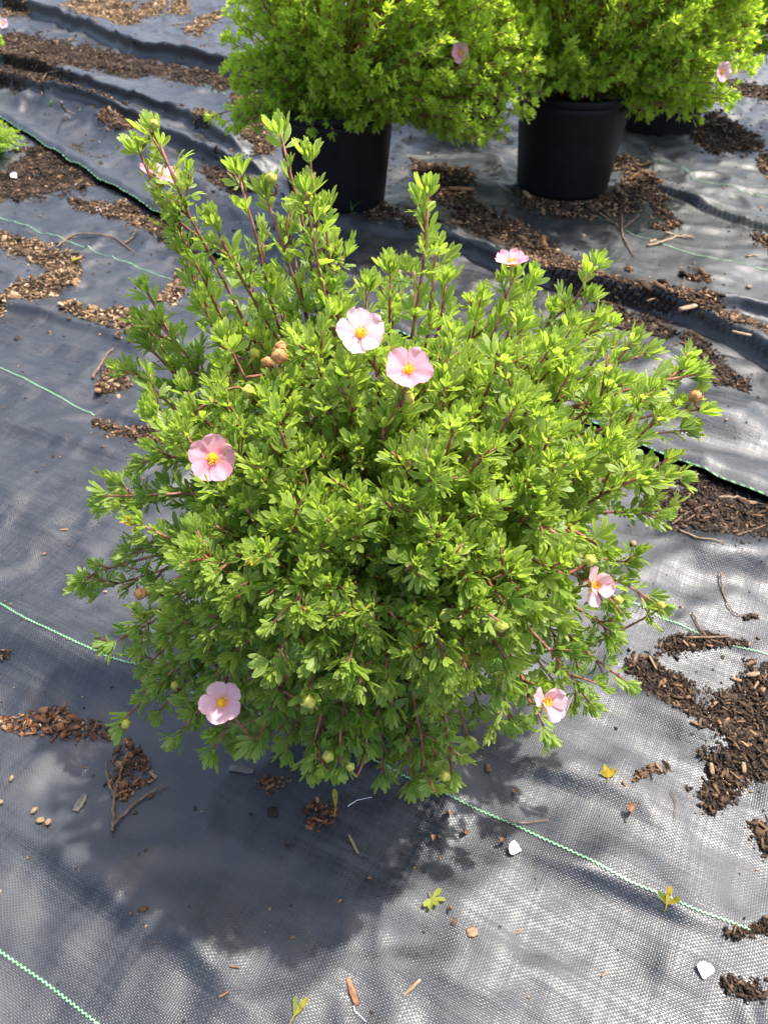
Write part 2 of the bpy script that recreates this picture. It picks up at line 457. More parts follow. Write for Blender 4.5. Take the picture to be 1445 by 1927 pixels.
# soil sheet to the horizon
g = link('ground', mesh_np('ground', [(-250, -250, -.045), (250, -250, -.045), (250, 250, -.045), (-250, 250, -.045)], [(0, 1, 2, 3)], M['soil']))
tag(g, 'bare dark soil under the woven ground cover', 'soil', kind='structure')
# lower sheet
xs = np.linspace(-1.5, 1.5, 500); ys = np.linspace(-.5, 2.6, 520)
X, Y = np.meshgrid(xs, ys); x, y = X.ravel(), Y.ravel()
h, lean = relief(x, y)
under = np.clip((y - hem_y(x)) / .05, 0, 1)
h = h * (1 - under) + under * (-.03)
fab = link('ground_cover_fabric', mesh_np('ground_cover_fabric', np.stack([x + lean[:, 0], y + lean[:, 1], h], 1), grid_faces(500, 520), M['fabric']))
tag(fab, 'black woven ground cover sheet under the near shrub, green guide lines across it', 'ground cover', kind='structure')
# upper sheet, its hem overlapping the lower one
xs = np.linspace(-2.6, 2.6, 720)
ts = np.concatenate([np.linspace(0, .06, 14), np.linspace(.066, 2.2, 330), np.linspace(2.25, 6, 40)])
X, T = np.meshgrid(xs, ts); x, t = X.ravel(), T.ravel()
y = hem_y(x) + t
h, lean = relief(x, y)
lift = .006 + (.008 + .022 * np.clip(fbm(x * 4, x * 0 + 2, 2) + .35, 0, 1)) * np.exp(-(t / .05) ** 2)
lift -= .010 * np.exp(-(t / .008) ** 2)
fab2 = link('ground_cover_fabric', mesh_np('ground_cover_fabric', np.stack([x + lean[:, 0], y + lean[:, 1] - .012 * np.exp(-(t / .012) ** 2), h + lift], 1), grid_faces(720, len(ts)), M['fabric']))
tag(fab2, 'black woven ground cover sheet under the potted shrubs, its stitched hem overlapping the other', 'ground cover', kind='structure')

# ---- green guide lines woven into the sheets: little alternating stitches following the relief
def stripe(pxs, parent, wid=.0024, step=.0022):
    Q = np.array([ground_pt(a, b)[:2] for a, b in pxs])
    seg = np.hypot(*np.diff(Q, axis=0).T); s = np.concatenate([[0], np.cumsum(seg)])
    n = max(8, int(s[-1] / step)); ss = np.linspace(0, s[-1], n)
    cx, cy = np.interp(ss, s, Q[:, 0]), np.interp(ss, s, Q[:, 1])
    tx, ty = np.gradient(cx), np.gradient(cy); L = np.hypot(tx, ty); tx /= L; ty /= L
    V, F = [], []
    hw = wid * .5
    off = np.where(np.arange(n) % 2 == 0, hw * .42, -hw * .42)
    for k in range(n - 1):
        b = len(V)
        for (i, sg) in ((k, -1), (k, 1), (k + 1, 1), (k + 1, -1)):
            o = off[k] + sg * hw * .62
            V.append((cx[i] - ty[i] * o, cy[i] + tx[i] * o))
        F.append((b, b + 1, b + 2, b + 3))
    V = np.array(V); hz, ln_ = relief(V[:, 0], V[:, 1])
    up = np.where(V[:, 1] > hem_y(V[:, 0]), .006, 0)
    V3 = np.stack([V[:, 0] + ln_[:, 0], V[:, 1] + ln_[:, 1], hz + up + .0014], 1)
    o = link('guide_line', mesh_np('guide_line', V3, F, M['stripe']), parent)
    return o
for p in ([(-30, 1768), (0, 1790), (90, 1852), (185, 1927), (240, 1970)],
          [(-60, 1105), (0, 1136), (50, 1165), (200, 1235), (450, 1330), (700, 1430), (855, 1502), (960, 1548), (1060, 1590), (1180, 1650), (1300, 1703), (1410, 1748)],
          [(-60, 662), (0, 692), (90, 735), (178, 782)],
          [(1150, 1120), (1240, 1162), (1330, 1200), (1445, 1233), (1560, 1270)],
          [(-60, 388), (0, 410), (80, 440), (180, 475), (260, 505), (380, 545)]):
    stripe(p, fab)
for p in ([(1190, 298), (1240, 308), (1265, 312), (1300, 335), (1360, 352), (1410, 362), (1470, 385)],
          [(1120, 412), (1170, 436), (1240, 462), (1330, 490), (1400, 503), (1500, 530)],
          [(290, 122), (340, 143), (390, 165), (425, 182)],
          [(300, 30), (340, 45), (380, 60), (440, 80)]):
    stripe(p, fab2, .0022)
# stitched hem
hx = np.linspace(-1.4, 1.4, 560)
for k in range(1):
    V, F = [], []
    hy = hem_y(hx); hz, ln_ = relief(hx, hy)
    tl = .006 + (.008 + .022 * np.clip(fbm(hx * 4, hx * 0 + 2, 2) + .35, 0, 1)) - .010
    for i in range(0, len(hx) - 1):
        if i % 2: continue
        b = len(V)
        for (j, o) in ((i, .000), (i + 1, .000), (i + 1, .0024), (i, .0024)):
            V.append((hx[j] + ln_[j, 0], hy[j] + ln_[j, 1] + o - .0135, hz[j] + tl[j] + .001 + o * .5))
        F.append((b, b + 1, b + 2, b + 3))
    link('hem_stitching', mesh_np('hem_stitching', V, F, M['thread']), fab2)

# ------------------------------------------------------------------ leaves
def leaflet(L, wid, curl, fold, hi=True):
    """blade along +x, normal +z. returns V,F,uv"""
    sv = np.array([0, .14, .34, .56, .76, .91, 1.0]) if hi else np.array([0, .35, .72, 1.0])
    wv = np.array([.08, .34, .74, 1.0, .95, .60, .0]) if hi else np.array([.15, .85, .9, 0])
    V, uv, F = [], [], []
    n = len(sv)
    for i, (s, w) in enumerate(zip(sv, wv)):
        hw = w * wid * .5
        ang = curl * s
        xx = L * (math.sin(ang) / curl if abs(curl) > 1e-3 else s)
        zz = L * ((1 - math.cos(ang)) / curl if abs(curl) > 1e-3 else 0)
        V += [(xx, -hw, zz + hw * fold), (xx, 0, zz), (xx, hw, zz + hw * fold)]
        uv += [(0, s), (.5, s), (1, s)]
    for i in range(n - 1):
        b = i * 3
        for q in ((b, b + 3, b + 4), (b, b + 4, b + 1), (b + 1, b + 4, b + 5), (b + 1, b + 5, b + 2)):
            if i == n - 2 and q in ((b, b + 3, b + 4), (b + 1, b + 4, b + 5)) and False: continue
            F.append(q)
    return np.array(V), np.array(F), np.array(uv)

def leaf_template(r, kind, hi=True):
    """compound leaf; unit: terminal leaflet about 1 long. kind 0 old (spread), 1 young (erect, narrow)"""
    VV, FF, UU, n = [], [], [], 0
    spread = (30, 66) if kind == 0 else (17, 38)
    angs = [0, spread[0], -spread[0], spread[1], -spread[1]]
    if r.random() < .18: angs = angs[:3]
    for k, a in enumerate(angs):
        L = (1.0, .92, .92, .72, .72)[k] * r.uniform(.88, 1.12)
        wd = L * (r.uniform(.25, .34) if kind == 0 else r.uniform(.21, .29))
        curl = r.uniform(-.75, .1) if kind == 0 else r.uniform(.1, .75)
        fold = r.uniform(-.1, .45) if kind == 0 else r.uniform(.35, .8)
        V, F, U = leaflet(L, wd, curl, fold, hi)
        ca, sa = math.cos(math.radians(a + r.uniform(-6, 6))), math.sin(math.radians(a + r.uniform(-6, 6)))
        # roll + pitch
        roll = math.radians(r.uniform(-22, 22) - a * .25)
        V = V @ np.array(Matrix.Rotation(roll, 3, 'X')).T
        pit = math.radians(r.uniform(-10, 10) + abs(a) * (.18 if kind == 0 else .35))
        V = V @ np.array(Matrix.Rotation(-pit, 3, 'Y')).T
        V = V @ np.array([[ca, -sa, 0], [sa, ca, 0], [0, 0, 1]]).T
        x0 = .34 if k < 3 else .22
        V = V + np.array([x0, 0, 0])
        VV.append(V); FF.append(F + n); UU.append(U); n += len(V)
    # petiole
    Vp, Fp = tube([(-.12, 0, -.02), (.1, 0, 0), (.38, 0, .0)], [.02, .016, .016], 3, False)
    VV.append(Vp); FF.append(Fp + n); UU.append(np.full((len(Vp), 2), .5))
    return np.vstack(VV), np.vstack(FF), np.vstack(UU)

_r = random.Random(3)
NT = 8
TPL = {(k, hi): [leaf_template(_r, k, hi) for _ in range(NT)] for k in (0, 1) for hi in (True, False)}

class Leaves:
    def __init__(s): s.p, s.a, s.n, s.size, s.kind, s.tint, s.rnd, s.dead, s.var = ([] for _ in range(9))
    def add(s, p, a, n, size, kind, tint, rnd, dead=0.0):
        s.p.append(p); s.a.append(a); s.n.append(n); s.size.append(size); s.kind.append(kind)
        s.tint.append(tint); s.rnd.append(rnd); s.dead.append(dead); s.var.append(_r.randrange(NT))
    def freeze(s):
        for k in ('p', 'a', 'n', 'size', 'kind', 'tint', 'rnd', 'dead', 'var'):
            setattr(s, k, np.array(getattr(s, k)))
        a = s.a / np.linalg.norm(s.a, axis=1)[:, None]
        n = s.n - (s.n * a).sum(1)[:, None] * a
        n /= np.linalg.norm(n, axis=1)[:, None] + 1e-9
        b = np.cross(n, a)
        s.R = np.stack([a, b, n], 2)      # columns
    def keep(s, m):
        for k in ('p', 'a', 'n', 'size', 'kind', 'tint', 'rnd', 'dead', 'var', 'R'):
            setattr(s, k, getattr(s, k)[m])
    def mass(s, idx, hi):
        VV, FF, AA, UU, n = [], [], [], [], 0
        for kd in (0, 1):
            for v in range(NT):
                I = idx[(s.kind[idx] == kd) & (s.var[idx] == v)]
                if len(I) == 0: continue
                V, F, U = TPL[(kd, hi)][v]
                P = np.einsum('nij,kj->nki', s.R[I], V) * s.size[I][:, None, None] + s.p[I][:, None, :]
                m, k = len(I), len(V)
                VV.append(P.reshape(-1, 3))
                FF.append((F[None] + (np.arange(m) * k)[:, None, None]).reshape(-1, 3) + n)
                A = np.stack([s.tint[I], s.rnd[I], s.dead[I]], 1)
                AA.append(np.repeat(A, k, axis=0)); UU.append(np.tile(U, (m, 1)))
                n += m * k
        return np.vstack(VV), np.vstack(FF), np.vstack(AA), np.vstack(UU)

_leaf_mesh = {}
def leaf_mesh(kind, var, hi, tint, rnd, dead, mat='leaf'):
    ti = min(5, max(0, int(tint * 6))); ri = 0 if rnd < .5 else 1; di = 1 if dead > .5 else 0
    key = (kind, var, hi, ti, ri, di, mat)
    if key not in _leaf_mesh:
        V, F, U = TPL[(kind, hi)][var]
        A = np.tile([(ti + .5) / 6, .25 + .5 * ri, di], (len(V), 1))
        _leaf_mesh[key] = mesh_np('leaf', V, F, M[mat], A, U)
    return _leaf_mesh[key]

def perp(t, phi):
    ref = np.array([0, 0, 1.0]) if abs(t[2]) < .85 else np.array([1.0, 0, 0])
    u = np.cross(t, ref); u /= np.linalg.norm(u); v = np.cross(t, u)
    return u * math.cos(phi) + v * math.sin(phi)

def bez(p0, p1, p2, s):
    s = np.asarray(s)[:, None]
    return (1 - s) ** 2 * p0 + 2 * s * (1 - s) * p1 + s ** 2 * p2

ZUP = np.array([0, 0, 1.0])

def grow_shoot(LV, p0, p1, p2, r, leaf, tint_tip, tint_low, start=.35, gap=.0078, side=2, r0=.0022, tuft=1.0):
    """leaves along a bezier stem; returns list of tubes"""
    s = np.linspace(0, 1, 9)
    pts = bez(p0, p1, p2, s)
    pts[1:-1] += np.array([[r.uniform(-1, 1) for _ in range(3)] for _ in range(len(pts) - 2)]) * .0022
    L = np.linalg.norm(np.diff(pts, axis=0), axis=1); cum = np.concatenate([[0], np.cumsum(L)]); LT = cum[-1]
    tubes = [(pts, np.linspace(r0, r0 * .42, len(pts)))]
    def P(d): return np.array([np.interp(d, cum, pts[:, i]) for i in range(3)])
    def Tn(d):
        v = P(min(LT, d + .004)) - P(max(0, d - .004)); return v / (np.linalg.norm(v) + 1e-9)
    phi = r.uniform(0, 6.28)
    d = LT * start
    while d < LT - .004:
        f = d / LT; t = Tn(d); p = P(d)
        q = perp(t, phi)
        al = math.radians(r.uniform(45, 72) - 22 * max(0, (f - .6) / .4))
        a = t * math.cos(al) + q * math.sin(al) + ZUP * r.uniform(-.12, .32) + np.array([r.gauss(0, .16) for _ in range(3)])
        n = t + ZUP * .75 + np.array([r.gauss(0, .42) for _ in range(3)])
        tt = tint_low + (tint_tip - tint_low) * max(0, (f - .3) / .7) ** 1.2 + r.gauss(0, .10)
        kind = 1 if r.random() < max(0, (f - .55) * 1.7) else 0
        LV.add(p, a, n, leaf * r.uniform(.62, 1.25), kind, tt, r.random(), 1.0 if (r.random() < .010 and f < .65) else 0.0)
        # short side shoot: little tuft in the axil
        if side and f > start + .05 and r.random() < .16 * side:
            sl = r.uniform(.012, .030)
            sd_ = t * .75 + q * .65 + ZUP * .3; sd_ /= np.linalg.norm(sd_)
            e = p + sd_ * sl
            tubes.append((np.array([p, p + sd_ * sl * .5 + ZUP * .001, e]), np.array([r0 * .45, r0 * .4, r0 * .3])))
            for k in range(r.randint(4, 6)):
                qq = perp(sd_, k * 2.4 + phi)
                al2 = math.radians(58 - 8 * k + r.uniform(-8, 8))
                LV.add(p + sd_ * sl * (.35 + .13 * k), sd_ * math.cos(al2) + qq * math.sin(al2) + ZUP * .1, sd_ + ZUP * .5,
                       leaf * r.uniform(.55, .9), 1 if k > 1 else 0, tt + .05 * k + r.gauss(0, .05), r.random())
        phi += 2.4 + r.uniform(-.3, .3)
        d += gap * r.uniform(.7, 1.3)
    # terminal tuft
    t = Tn(LT)
    for k in range(int(7 * tuft)):
        q = perp(t, phi); phi += 2.4
        al = math.radians(52 - 7 * k + r.uniform(-8, 8))
        LV.add(pts[-1] + t * (.0012 * k - .005), t * math.cos(al) + q * math.sin(al), t + q * -.4, leaf * (1.02 - .09 * k) * r.uniform(.85, 1.1), 1, tint_tip + .06 * k + r.gauss(0, .05), r.random())
    return tubes

def visible_order(LV, cell=16):
    """indices of leaves nearest the camera in their picture cell, largest first"""
    c = LV.p + LV.R[:, :, 0] * (LV.size * .7)[:, None]
    px, py, dz = project(c)
    inside = (px > 0) & (px < W0) & (py > 0) & (py < H0)
    key = (py // cell).astype(int) * 1000 + (px // cell).astype(int)
    order = np.argsort(dz)
    seen, vis = set(), []
    for i in order:
        if not inside[i]: continue
        k = key[i]
        if k in seen: continue
        seen.add(k); vis.append(i)
    vis = np.array(vis)
    view = CP - c[vis]; view /= np.linalg.norm(view, axis=1)[:, None]
    face = .35 + abs((view * LV.R[vis][:, :, 2]).sum(1))
    area = face * (LV.size[vis] / dz[vis]) ** 2
    return vis[np.argsort(-area)]

def build_foliage(root, LV, hi, nsep=295, mat='leaf'):
    vis = visible_order(LV)[:nsep]
    inv = root.matrix_basis.inverted()
    for i in vis:
        me = leaf_mesh(int(LV.kind[i]), int(LV.var[i]), hi, LV.tint[i], LV.rnd[i], LV.dead[i], mat)
        mt = Matrix.Identity(4)
        for a in range(3):
            for b in range(3): mt[a][b] = LV.R[i][a, b] * LV.size[i]
            mt[a][3] = LV.p[i][a]
        link('leaf', me, root, inv @ mt)
    rest = np.setdiff1d(np.arange(len(LV.p)), vis)
    V, F, A, U = LV.mass(rest, hi)
    o = link('foliage', mesh_np('foliage', V, F, M[mat], A, U), root, inv)
    o['kind'] = 'stuff'
    return len(F)

def empty(name, loc):
    o = bpy.data.objects.new(name, None); col.objects.link(o); o.location = loc
    o.empty_display_size = .05
    bpy.context.view_layer.update()
    return o

# ------------------------------------------------------------------ flowers
def petal_mesh(mat, r, R=.0165):
    """obovate cupped petal along +x"""
    ns, nu = 9, 9
    V, U, F = [], [], []
    rip = r.uniform(0, 6.28)
    for i in range(ns):
        s = i / (ns - 1)
        hw = R * .50 * (math.sin(min(1, .06 + 1.0 * s) * math.pi * .60) ** 1.15) * (math.sqrt(max(0, 1 - ((s - .60) / .43) ** 2)) if s > .60 else 1)
        hw = max(hw, R * .07)
        for j in range(nu):
            u = j / (nu - 1) * 2 - 1
            xx = R * (.10 + .90 * s) - R * .10 * (u * u) * s * .5 - (R * .035 * (1 - abs(u)) if i == ns - 1 else 0)
            zz = R * (.20 * s ** 1.4 + .14 * u * u * s) + R * .065 * s * math.sin(5 * u + rip)
            V.append((xx, hw * u, zz)); U.append(((u + 1) / 2, s))
    return mesh_np('petal', V, grid_faces(nu, ns), mat, None, U)

def stamens_mesh(r):
    parts = []
    # central cone
    for k in range(34):
        a = r.uniform(0, 6.28); rad = math.sqrt(r.random()) * .0040
        b = np.array([math.cos(a) * rad * .6, math.sin(a) * rad * .6, .0012])
        tip = np.array([math.cos(a) * rad * 1.15, math.sin(a) * rad * 1.15, .0030 + r.uniform(0, .0018)])
        parts.append(tube([b, tip], [.00016, .00014], 3, False))
        u = np.array([r.gauss(0, 1), r.gauss(0, 1), 0]); u /= np.linalg.norm(u)
        parts.append(tube([tip - u * .0004, tip, tip + u * .0004], [.00018, .00050, .00018], 5))
    for k in range(3):
        pass
    th = np.linspace(0, 6.283, 11)[:-1]
    ring = [np.array([[math.cos(t) * rr, math.sin(t) * rr, zz] for t in th]) for rr, zz in ((.0034, .0004), (.0027, .0018), (.0012, .0026))]
    V = np.vstack(ring + [np.array([[0, 0, .0028]])]); F = []
    for i in range(2):
        for j in range(10):
            a, b = i * 10 + j, i * 10 + (j + 1) % 10
            F += [(a, b, b + 10), (a, b + 10, a + 10)]
    for j in range(10): F.append((20 + j, 20 + (j + 1) % 10, 30))
    parts.append((V, np.array(F)))
    return mesh_np('stamens', *join_np(parts), M['stamen'])

def calyx_mesh():
    parts = []
    for k in range(5):
        V, F, U = leaflet(.0085, .0042, .3, .3, True)
        c, s = math.cos(k * 1.2566 + .6), math.sin(k * 1.2566 + .6)
        parts.append((V @ np.array([[c, -s, 0], [s, c, 0], [0, 0, 1]]).T + np.array([0, 0, -.0012]), F))
    parts.append(tube([(0, 0, -.020), (.001, 0, -.010), (0, 0, -.002), (0, 0, .0008)], [.0008, .0008, .0026, .0030], 6))
    return mesh_np('flower', *join_np(parts), M['bud'])

_rf = random.Random(11)
PET = {k: [petal_mesh(M[k], _rf) for _ in range(4)] for k in ('pink_petal', 'pale_petal')}
STA = [stamens_mesh(_rf) for _ in range(2)]
CAL = calyx_mesh()

def basis(n, spin=0.0):
    n = Vector(n).normalized()
    q = n.to_track_quat('Z', 'Y').to_matrix().to_4x4()
    return q @ Matrix.Rotation(spin, 4, 'Z')

def flower(root, p, n, mat, scale=1.0, spin=0.0, cup=0.0, skew=None, label=None):
    inv = root.matrix_basis.inverted()
    mw = Matrix.Translation(Vector(p)) @ basis(n, spin) @ Matrix.Scale(scale, 4)
    f = link('flower', CAL, root, inv @ mw)
    if label: f['label'] = label
    for k in range(5):
        tilt = cup + _rf.uniform(-.14, .14) + (skew[k] if skew else 0)
        m = Matrix.Rotation(k * 2 * math.pi / 5 + _rf.uniform(-.07, .07), 4, 'Z') @ Matrix.Rotation(-tilt, 4, 'Y') @ Matrix.Rotation(_rf.uniform(-.15, .15), 4, 'X') @ Matrix.Diagonal((_rf.uniform(.94, 1.06), _rf.uniform(.93, 1.07), 1, 1))
        m = Matrix.Translation((0, 0, .0003 * (k % 3))) @ m
        link('petal', _rf.choice(PET[mat]), f, m)
    link('stamens', _rf.choice(STA), f)
    return f

def bud_mesh(mat, r):
    """pointed bud wrapped in sepals"""
    V, F = [], []
    prof = [(.0004, -.009), (.0007, -.003), (.0026, -.0016), (.0041, .0006), (.0043, .0024), (.0030, .0044), (.0012, .0056), (.0002, .0062)]
    n = 10
    for rr, z in prof:
        for j in range(n):
            a = j * 2 * math.pi / n
            k = 1 + .10 * math.cos(5 * a)
            V.append((rr * k * math.cos(a), rr * k * math.sin(a), z))
    F = []
    for i in range(len(prof) - 1):
        for j in range(n):
            a, b = i * n + j, i * n + (j + 1) % n
            F += [(a, b, b + n), (a, b + n, a + n)]
    parts = [(np.array(V), np.array(F))]
    for k in range(5):
        v, f, u = leaflet(.0075, .0036, 1.0, .5, True)
        c, s = math.cos(k * 1.2566), math.sin(k * 1.2566)
        v = v @ np.array(Matrix.Rotation(-.5, 3, 'Y')).T
        parts.append((v @ np.array([[c, -s, 0], [s, c, 0], [0, 0, 1]]).T + np.array([0, 0, -.0015]), f))
    return mesh_np('bud', *join_np(parts), mat)
BUD = bud_mesh(M['bud'], _rf); DRY = bud_mesh(M['dry_bud'], _rf)

# ------------------------------------------------------------------ pots
def make_pot(loc, rt, rb, hgt, label):
    e = empty('plant_pot', loc)
    tag(e, label, 'plant pot', 'black plastic nursery pots')
    n = 56
    def lathe(prof, name, mat):
        V = []
        for rr, z in prof:
            for j in range(n):
                a = j * 2 * math.pi / n
                V.append((rr * math.cos(a), rr * math.sin(a), z))
        F = []
        for i in range(len(prof) - 1):
            for j in range(n):
                a, b = i * n + j, i * n + (j + 1) % n
                F.append((a, b, b + n, a + n))
        return link(name, mesh_np(name, V, F, mat), e)
    lathe([(.001, .004), (rb * .93, .004), (rb * .96, 0), (rb, .003), (rb * 1.01, .012), (rt * .965, hgt * .86), (rt * .97, hgt * .92), (rt * .945, hgt * .93), (rb * .97, .01), (.001, .008)], 'pot_wall', M['pot'])
    lathe([(rt * .968, hgt * .915), (rt * 1.0, hgt * .925), (rt * 1.015, hgt * .94), (rt * 1.015, hgt * .985), (rt * 1.0, hgt), (rt * .965, hgt * .995), (rt * .95, hgt * .925)], 'rim', M['pot'])
    # soil surface
    V = [(0, 0, hgt * .90)]; F = []
    rr = random.Random(5)
    for i in range(1, 8):
        for j in range(n):
            a = j * 2 * math.pi / n; q = rt * .955 * i / 7
            V.append((q * math.cos(a), q * math.sin(a), hgt * .90 + rr.uniform(-.004, .004)))
    F = [(0, 1 + j, 1 + (j + 1) % n, 1 + (j + 1) % n) for j in range(n)]
    Ft = [(f[0], f[1], f[2]) for f in F]
    for i in range(6):
        for j in range(n):
            a, b = 1 + i * n + j, 1 + i * n + (j + 1) % n
            Ft += [(a, b, b + n), (a, b + n, a + n)]
    link('potting_soil', mesh_np('potting_soil', V, Ft, M['soil']), e)
    return e

POT_A = np.array([.0, .505, gz(0, .505) - .002])
make_pot(POT_A, .100, .082, .205, 'black nursery pot hidden under the near pink-flowered shrub')
pl = ground_pt(632, 407); pr = ground_pt(1070, 384)
POT_L = np.array([pl[0], pl[1] + .105, 0]); POT_L[2] = gz(POT_L[0], POT_L[1]) + .002
POT_R = np.array([pr[0], pr[1] + .105, 0]); POT_R[2] = gz(POT_R[0], POT_R[1]) + .002
make_pot(POT_L, .130, .106, .215, 'black nursery pot with grass blades at its foot, under the bushy shrub')
make_pot(POT_R, .127, .106, .215, 'black nursery pot with its rim showing, bark chips around its foot')
pt3 = ground_pt(1240, 262)
POT_3 = np.array([pt3[0] + .02, pt3[1] + .11, 0]); POT_3[2] = gz(POT_3[0], POT_3[1]) + .002
make_pot(POT_3, .122, .106, .20, 'black nursery pot mostly hidden behind the pot with bark chips at its foot')

# ------------------------------------------------------------------ near shrub
R1 = random.Random(21)
EC, ER = np.array([.012, .505, .290]), np.array([.245, .225, .165])
CROWN = np.array([0, .505, POT_A[2] + .185])

def on_dome(px, py):
    d = ray(px, py) / ER; o = (CP - EC) / ER
    a, b, c = d @ d, 2 * d @ o, o @ o - 1
    D = b * b - 4 * a * c
    t = (-b - math.sqrt(D)) / (2 * a) if D > 0 else -b / (2 * a)
    return CP + ray(px, py) * t

# shoot tips read off the picture: (x, y, distance Y of the tip or None to take it from the dome)
TIPS = [(290, 225, .56), (262, 262, .57), (527, 228, .55), (583, 275, .53), (448, 305, .56), (500, 345, .54), (575, 340, .52), (400, 395, .55), (330, 395, .56), (610, 372, .54),
        (345, 450, .56), (545, 420, .55), (620, 440, .55), (806, 345, .50), (820, 450, .52), (735, 490, .53), (840, 505, .55), (965, 505, .56), (1000, 500, .58), (905, 560, .58), (1118, 480, .58), (1110, 540, .57), (1040, 580, .58), (1125, 600, .56), (1190, 640, .56), (1215, 665, .55),
        (1290, 690, .54), (1310, 705, .53), (1320, 770, .52), (1295, 810, .51), (1245, 885, .49), (1240, 970, .47), (1185, 1060, .44), (1240, 1140, .42), (1160, 1130, .42), (1180, 1285, .37), (1110, 1325, .35), (1030, 1385, .32), (1150, 1190, .40),
        (850, 1475, .285), (775, 1490, .285), (640, 1455, .28), (585, 1440, .29), (690, 1420, .30), (480, 1410, .30), (400, 1430, .31), (330, 1390, .33), (225, 1365, .36), (300, 1290, .37), (205, 1215, .41), (260, 1180, .41), (150, 1090, .45), (180, 1110, .45), (240, 1045, .46), (190, 945, .49), (235, 940, .49),
        (270, 870, .50), (300, 860, .50), (255, 700, .53), (265, 600, .55), (275, 525, .56), (300, 610, .54), (270, 640, .54), (380, 570, .53), (640, 590, .50), (690, 520, .55),
        (760, 735, .405), (655, 700, .42), (790, 700, .47), (620, 770, .42), (720, 800, .40), (760, 800, .41), (690, 850, .40), (640, 850, .41), (880, 1390, .33), (960, 1360, .34),
        (600, 1380, .33), (680, 1390, .33), (740, 1420, .32), (800, 1400, .33), (560, 1370, .34), (500, 1360, .34), (430, 1370, .34), (370, 1340, .36), (300, 1340, .37), (840, 1360, .35), (900, 1330, .36), (820, 1440, .31), (720, 1470, .30), (540, 1430, .31),
        (450, 1400, .32), (340, 1300, .39), (280, 1250, .41), (960, 1290, .38), (1040, 1280, .39), (1080, 1230, .41), (620, 1330, .36), (700, 1330, .36), (770, 1340, .355), (650, 1420, .305), (800, 1480, .285), (590, 1460, .285)]
shrub = empty('flowering_shrub', CROWN)
tag(shrub, 'pink flowered shrub standing alone on the fabric, long leafy shoots in every direction', 'shrub')
LV = Leaves()
sep_tubes, mass_tubes = [], []
LEAF = .0155

def add_shoot(tip, sep, leaf=LEAF, **kw):
    tip = np.asarray(tip, float)
    a = R1.uniform(0, 6.28); q = R1.uniform(0, .045)
    p0 = CROWN + np.array([math.cos(a) * q, math.sin(a) * q, R1.uniform(-.005, .01)])
    d = tip - p0
    hor = np.array([d[0], d[1], 0]); up = max(0.0, d[2])
    ratio = up / (np.linalg.norm(hor) + .02)
    if ratio > .7:       # upright: spreads first, then turns up
        p1 = p0 + hor * R1.uniform(.55, .8) + ZUP * up * R1.uniform(.30, .45)
    else:                # arching outwards
        p1 = p0 + hor * R1.uniform(.40, .55) + ZUP * (max(d[2], 0) * .6 + R1.uniform(.03, .07))
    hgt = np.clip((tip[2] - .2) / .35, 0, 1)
    lit = .56 + .30 * hgt + (.05 if tip[0] > 0 else -.03)  # height and sun side lighten the tint: painted light besides leaf age
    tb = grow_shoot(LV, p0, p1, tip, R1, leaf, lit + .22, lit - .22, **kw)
    (sep_tubes if sep else mass_tubes).append(tb)

for x, y, Y in TIPS:
    if y < 560: y += 20
    elif y > 1400: y -= 14
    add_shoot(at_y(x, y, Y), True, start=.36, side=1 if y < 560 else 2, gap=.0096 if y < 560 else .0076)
# fill the dome between the hand-read tips
OUT = np.array([(300, 470), (420, 420), (600, 500), (660, 590), (740, 600), (900, 615), (1060, 620), (1180, 690), (1270, 740), (1290, 830), (1200, 900), (1190, 1000), (1150, 1090), (1130, 1200), (1080, 1290), (980, 1340), (860, 1420), (760, 1440), (620, 1410), (480, 1380), (360, 1370), (270, 1310), (240, 1200), (220, 1080), (250, 960), (310, 850), (290, 740), (300, 600)], float)
def in_poly(x, y, Q):
    c = False; j = len(Q) - 1
    for i in range(len(Q)):
        if (Q[i, 1] > y) != (Q[j, 1] > y) and x < (Q[j, 0] - Q[i, 0]) * (y - Q[i, 1]) / (Q[j, 1] - Q[i, 1]) + Q[i, 0]: c = not c
        j = i
    return c
got = [(x, y) for x, y, _ in TIPS]
tries = 0; fill = []
while tries < 16000 and len(fill) < 192:
    tries += 1
    x, y = R1.uniform(220, 1300), R1.uniform(430, 1440)
    if not in_poly(x, y, OUT): continue
    if math.hypot(x - 700, (y - 1110) * 1.2) < 95: continue          # the open heart of the shrub
    if min(math.hypot(x - a, y - b) for a, b in got) < (66 if (x < 640 and y < 700) else (41 if y > 1050 else 49)): continue
    got.append((x, y)); fill.append((x, y))
for x, y in fill:
    p = on_dome(x, y)
    p = CROWN + (p - CROWN) * R1.uniform(.86, 1.03)
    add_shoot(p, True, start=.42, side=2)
# hidden far side and inner twigs
for k in range(42):
    th = R1.uniform(-.25, math.pi + .25); el = R1.uniform(-.15, 1.2)
    dirv = np.array([math.cos(th) * math.cos(el), math.sin(th) * math.cos(el), math.sin(el)])
    p = EC + dirv * ER * R1.uniform(.75, 1.0); p[2] = max(p[2], .20)
    add_shoot(p, False, start=.3, side=1, gap=.011)
for k in range(22):
    th = R1.uniform(0, 6.283); el = R1.uniform(-.2, 1.3)
    dirv = np.array([math.cos(th) * math.cos(el), math.sin(th) * math.cos(el), math.sin(el)])
    p = EC + dirv * ER * R1.uniform(.45, .75); p[2] = max(p[2], .2)
    add_shoot(p, False, start=.4, side=1, gap=.010)
LV.freeze()

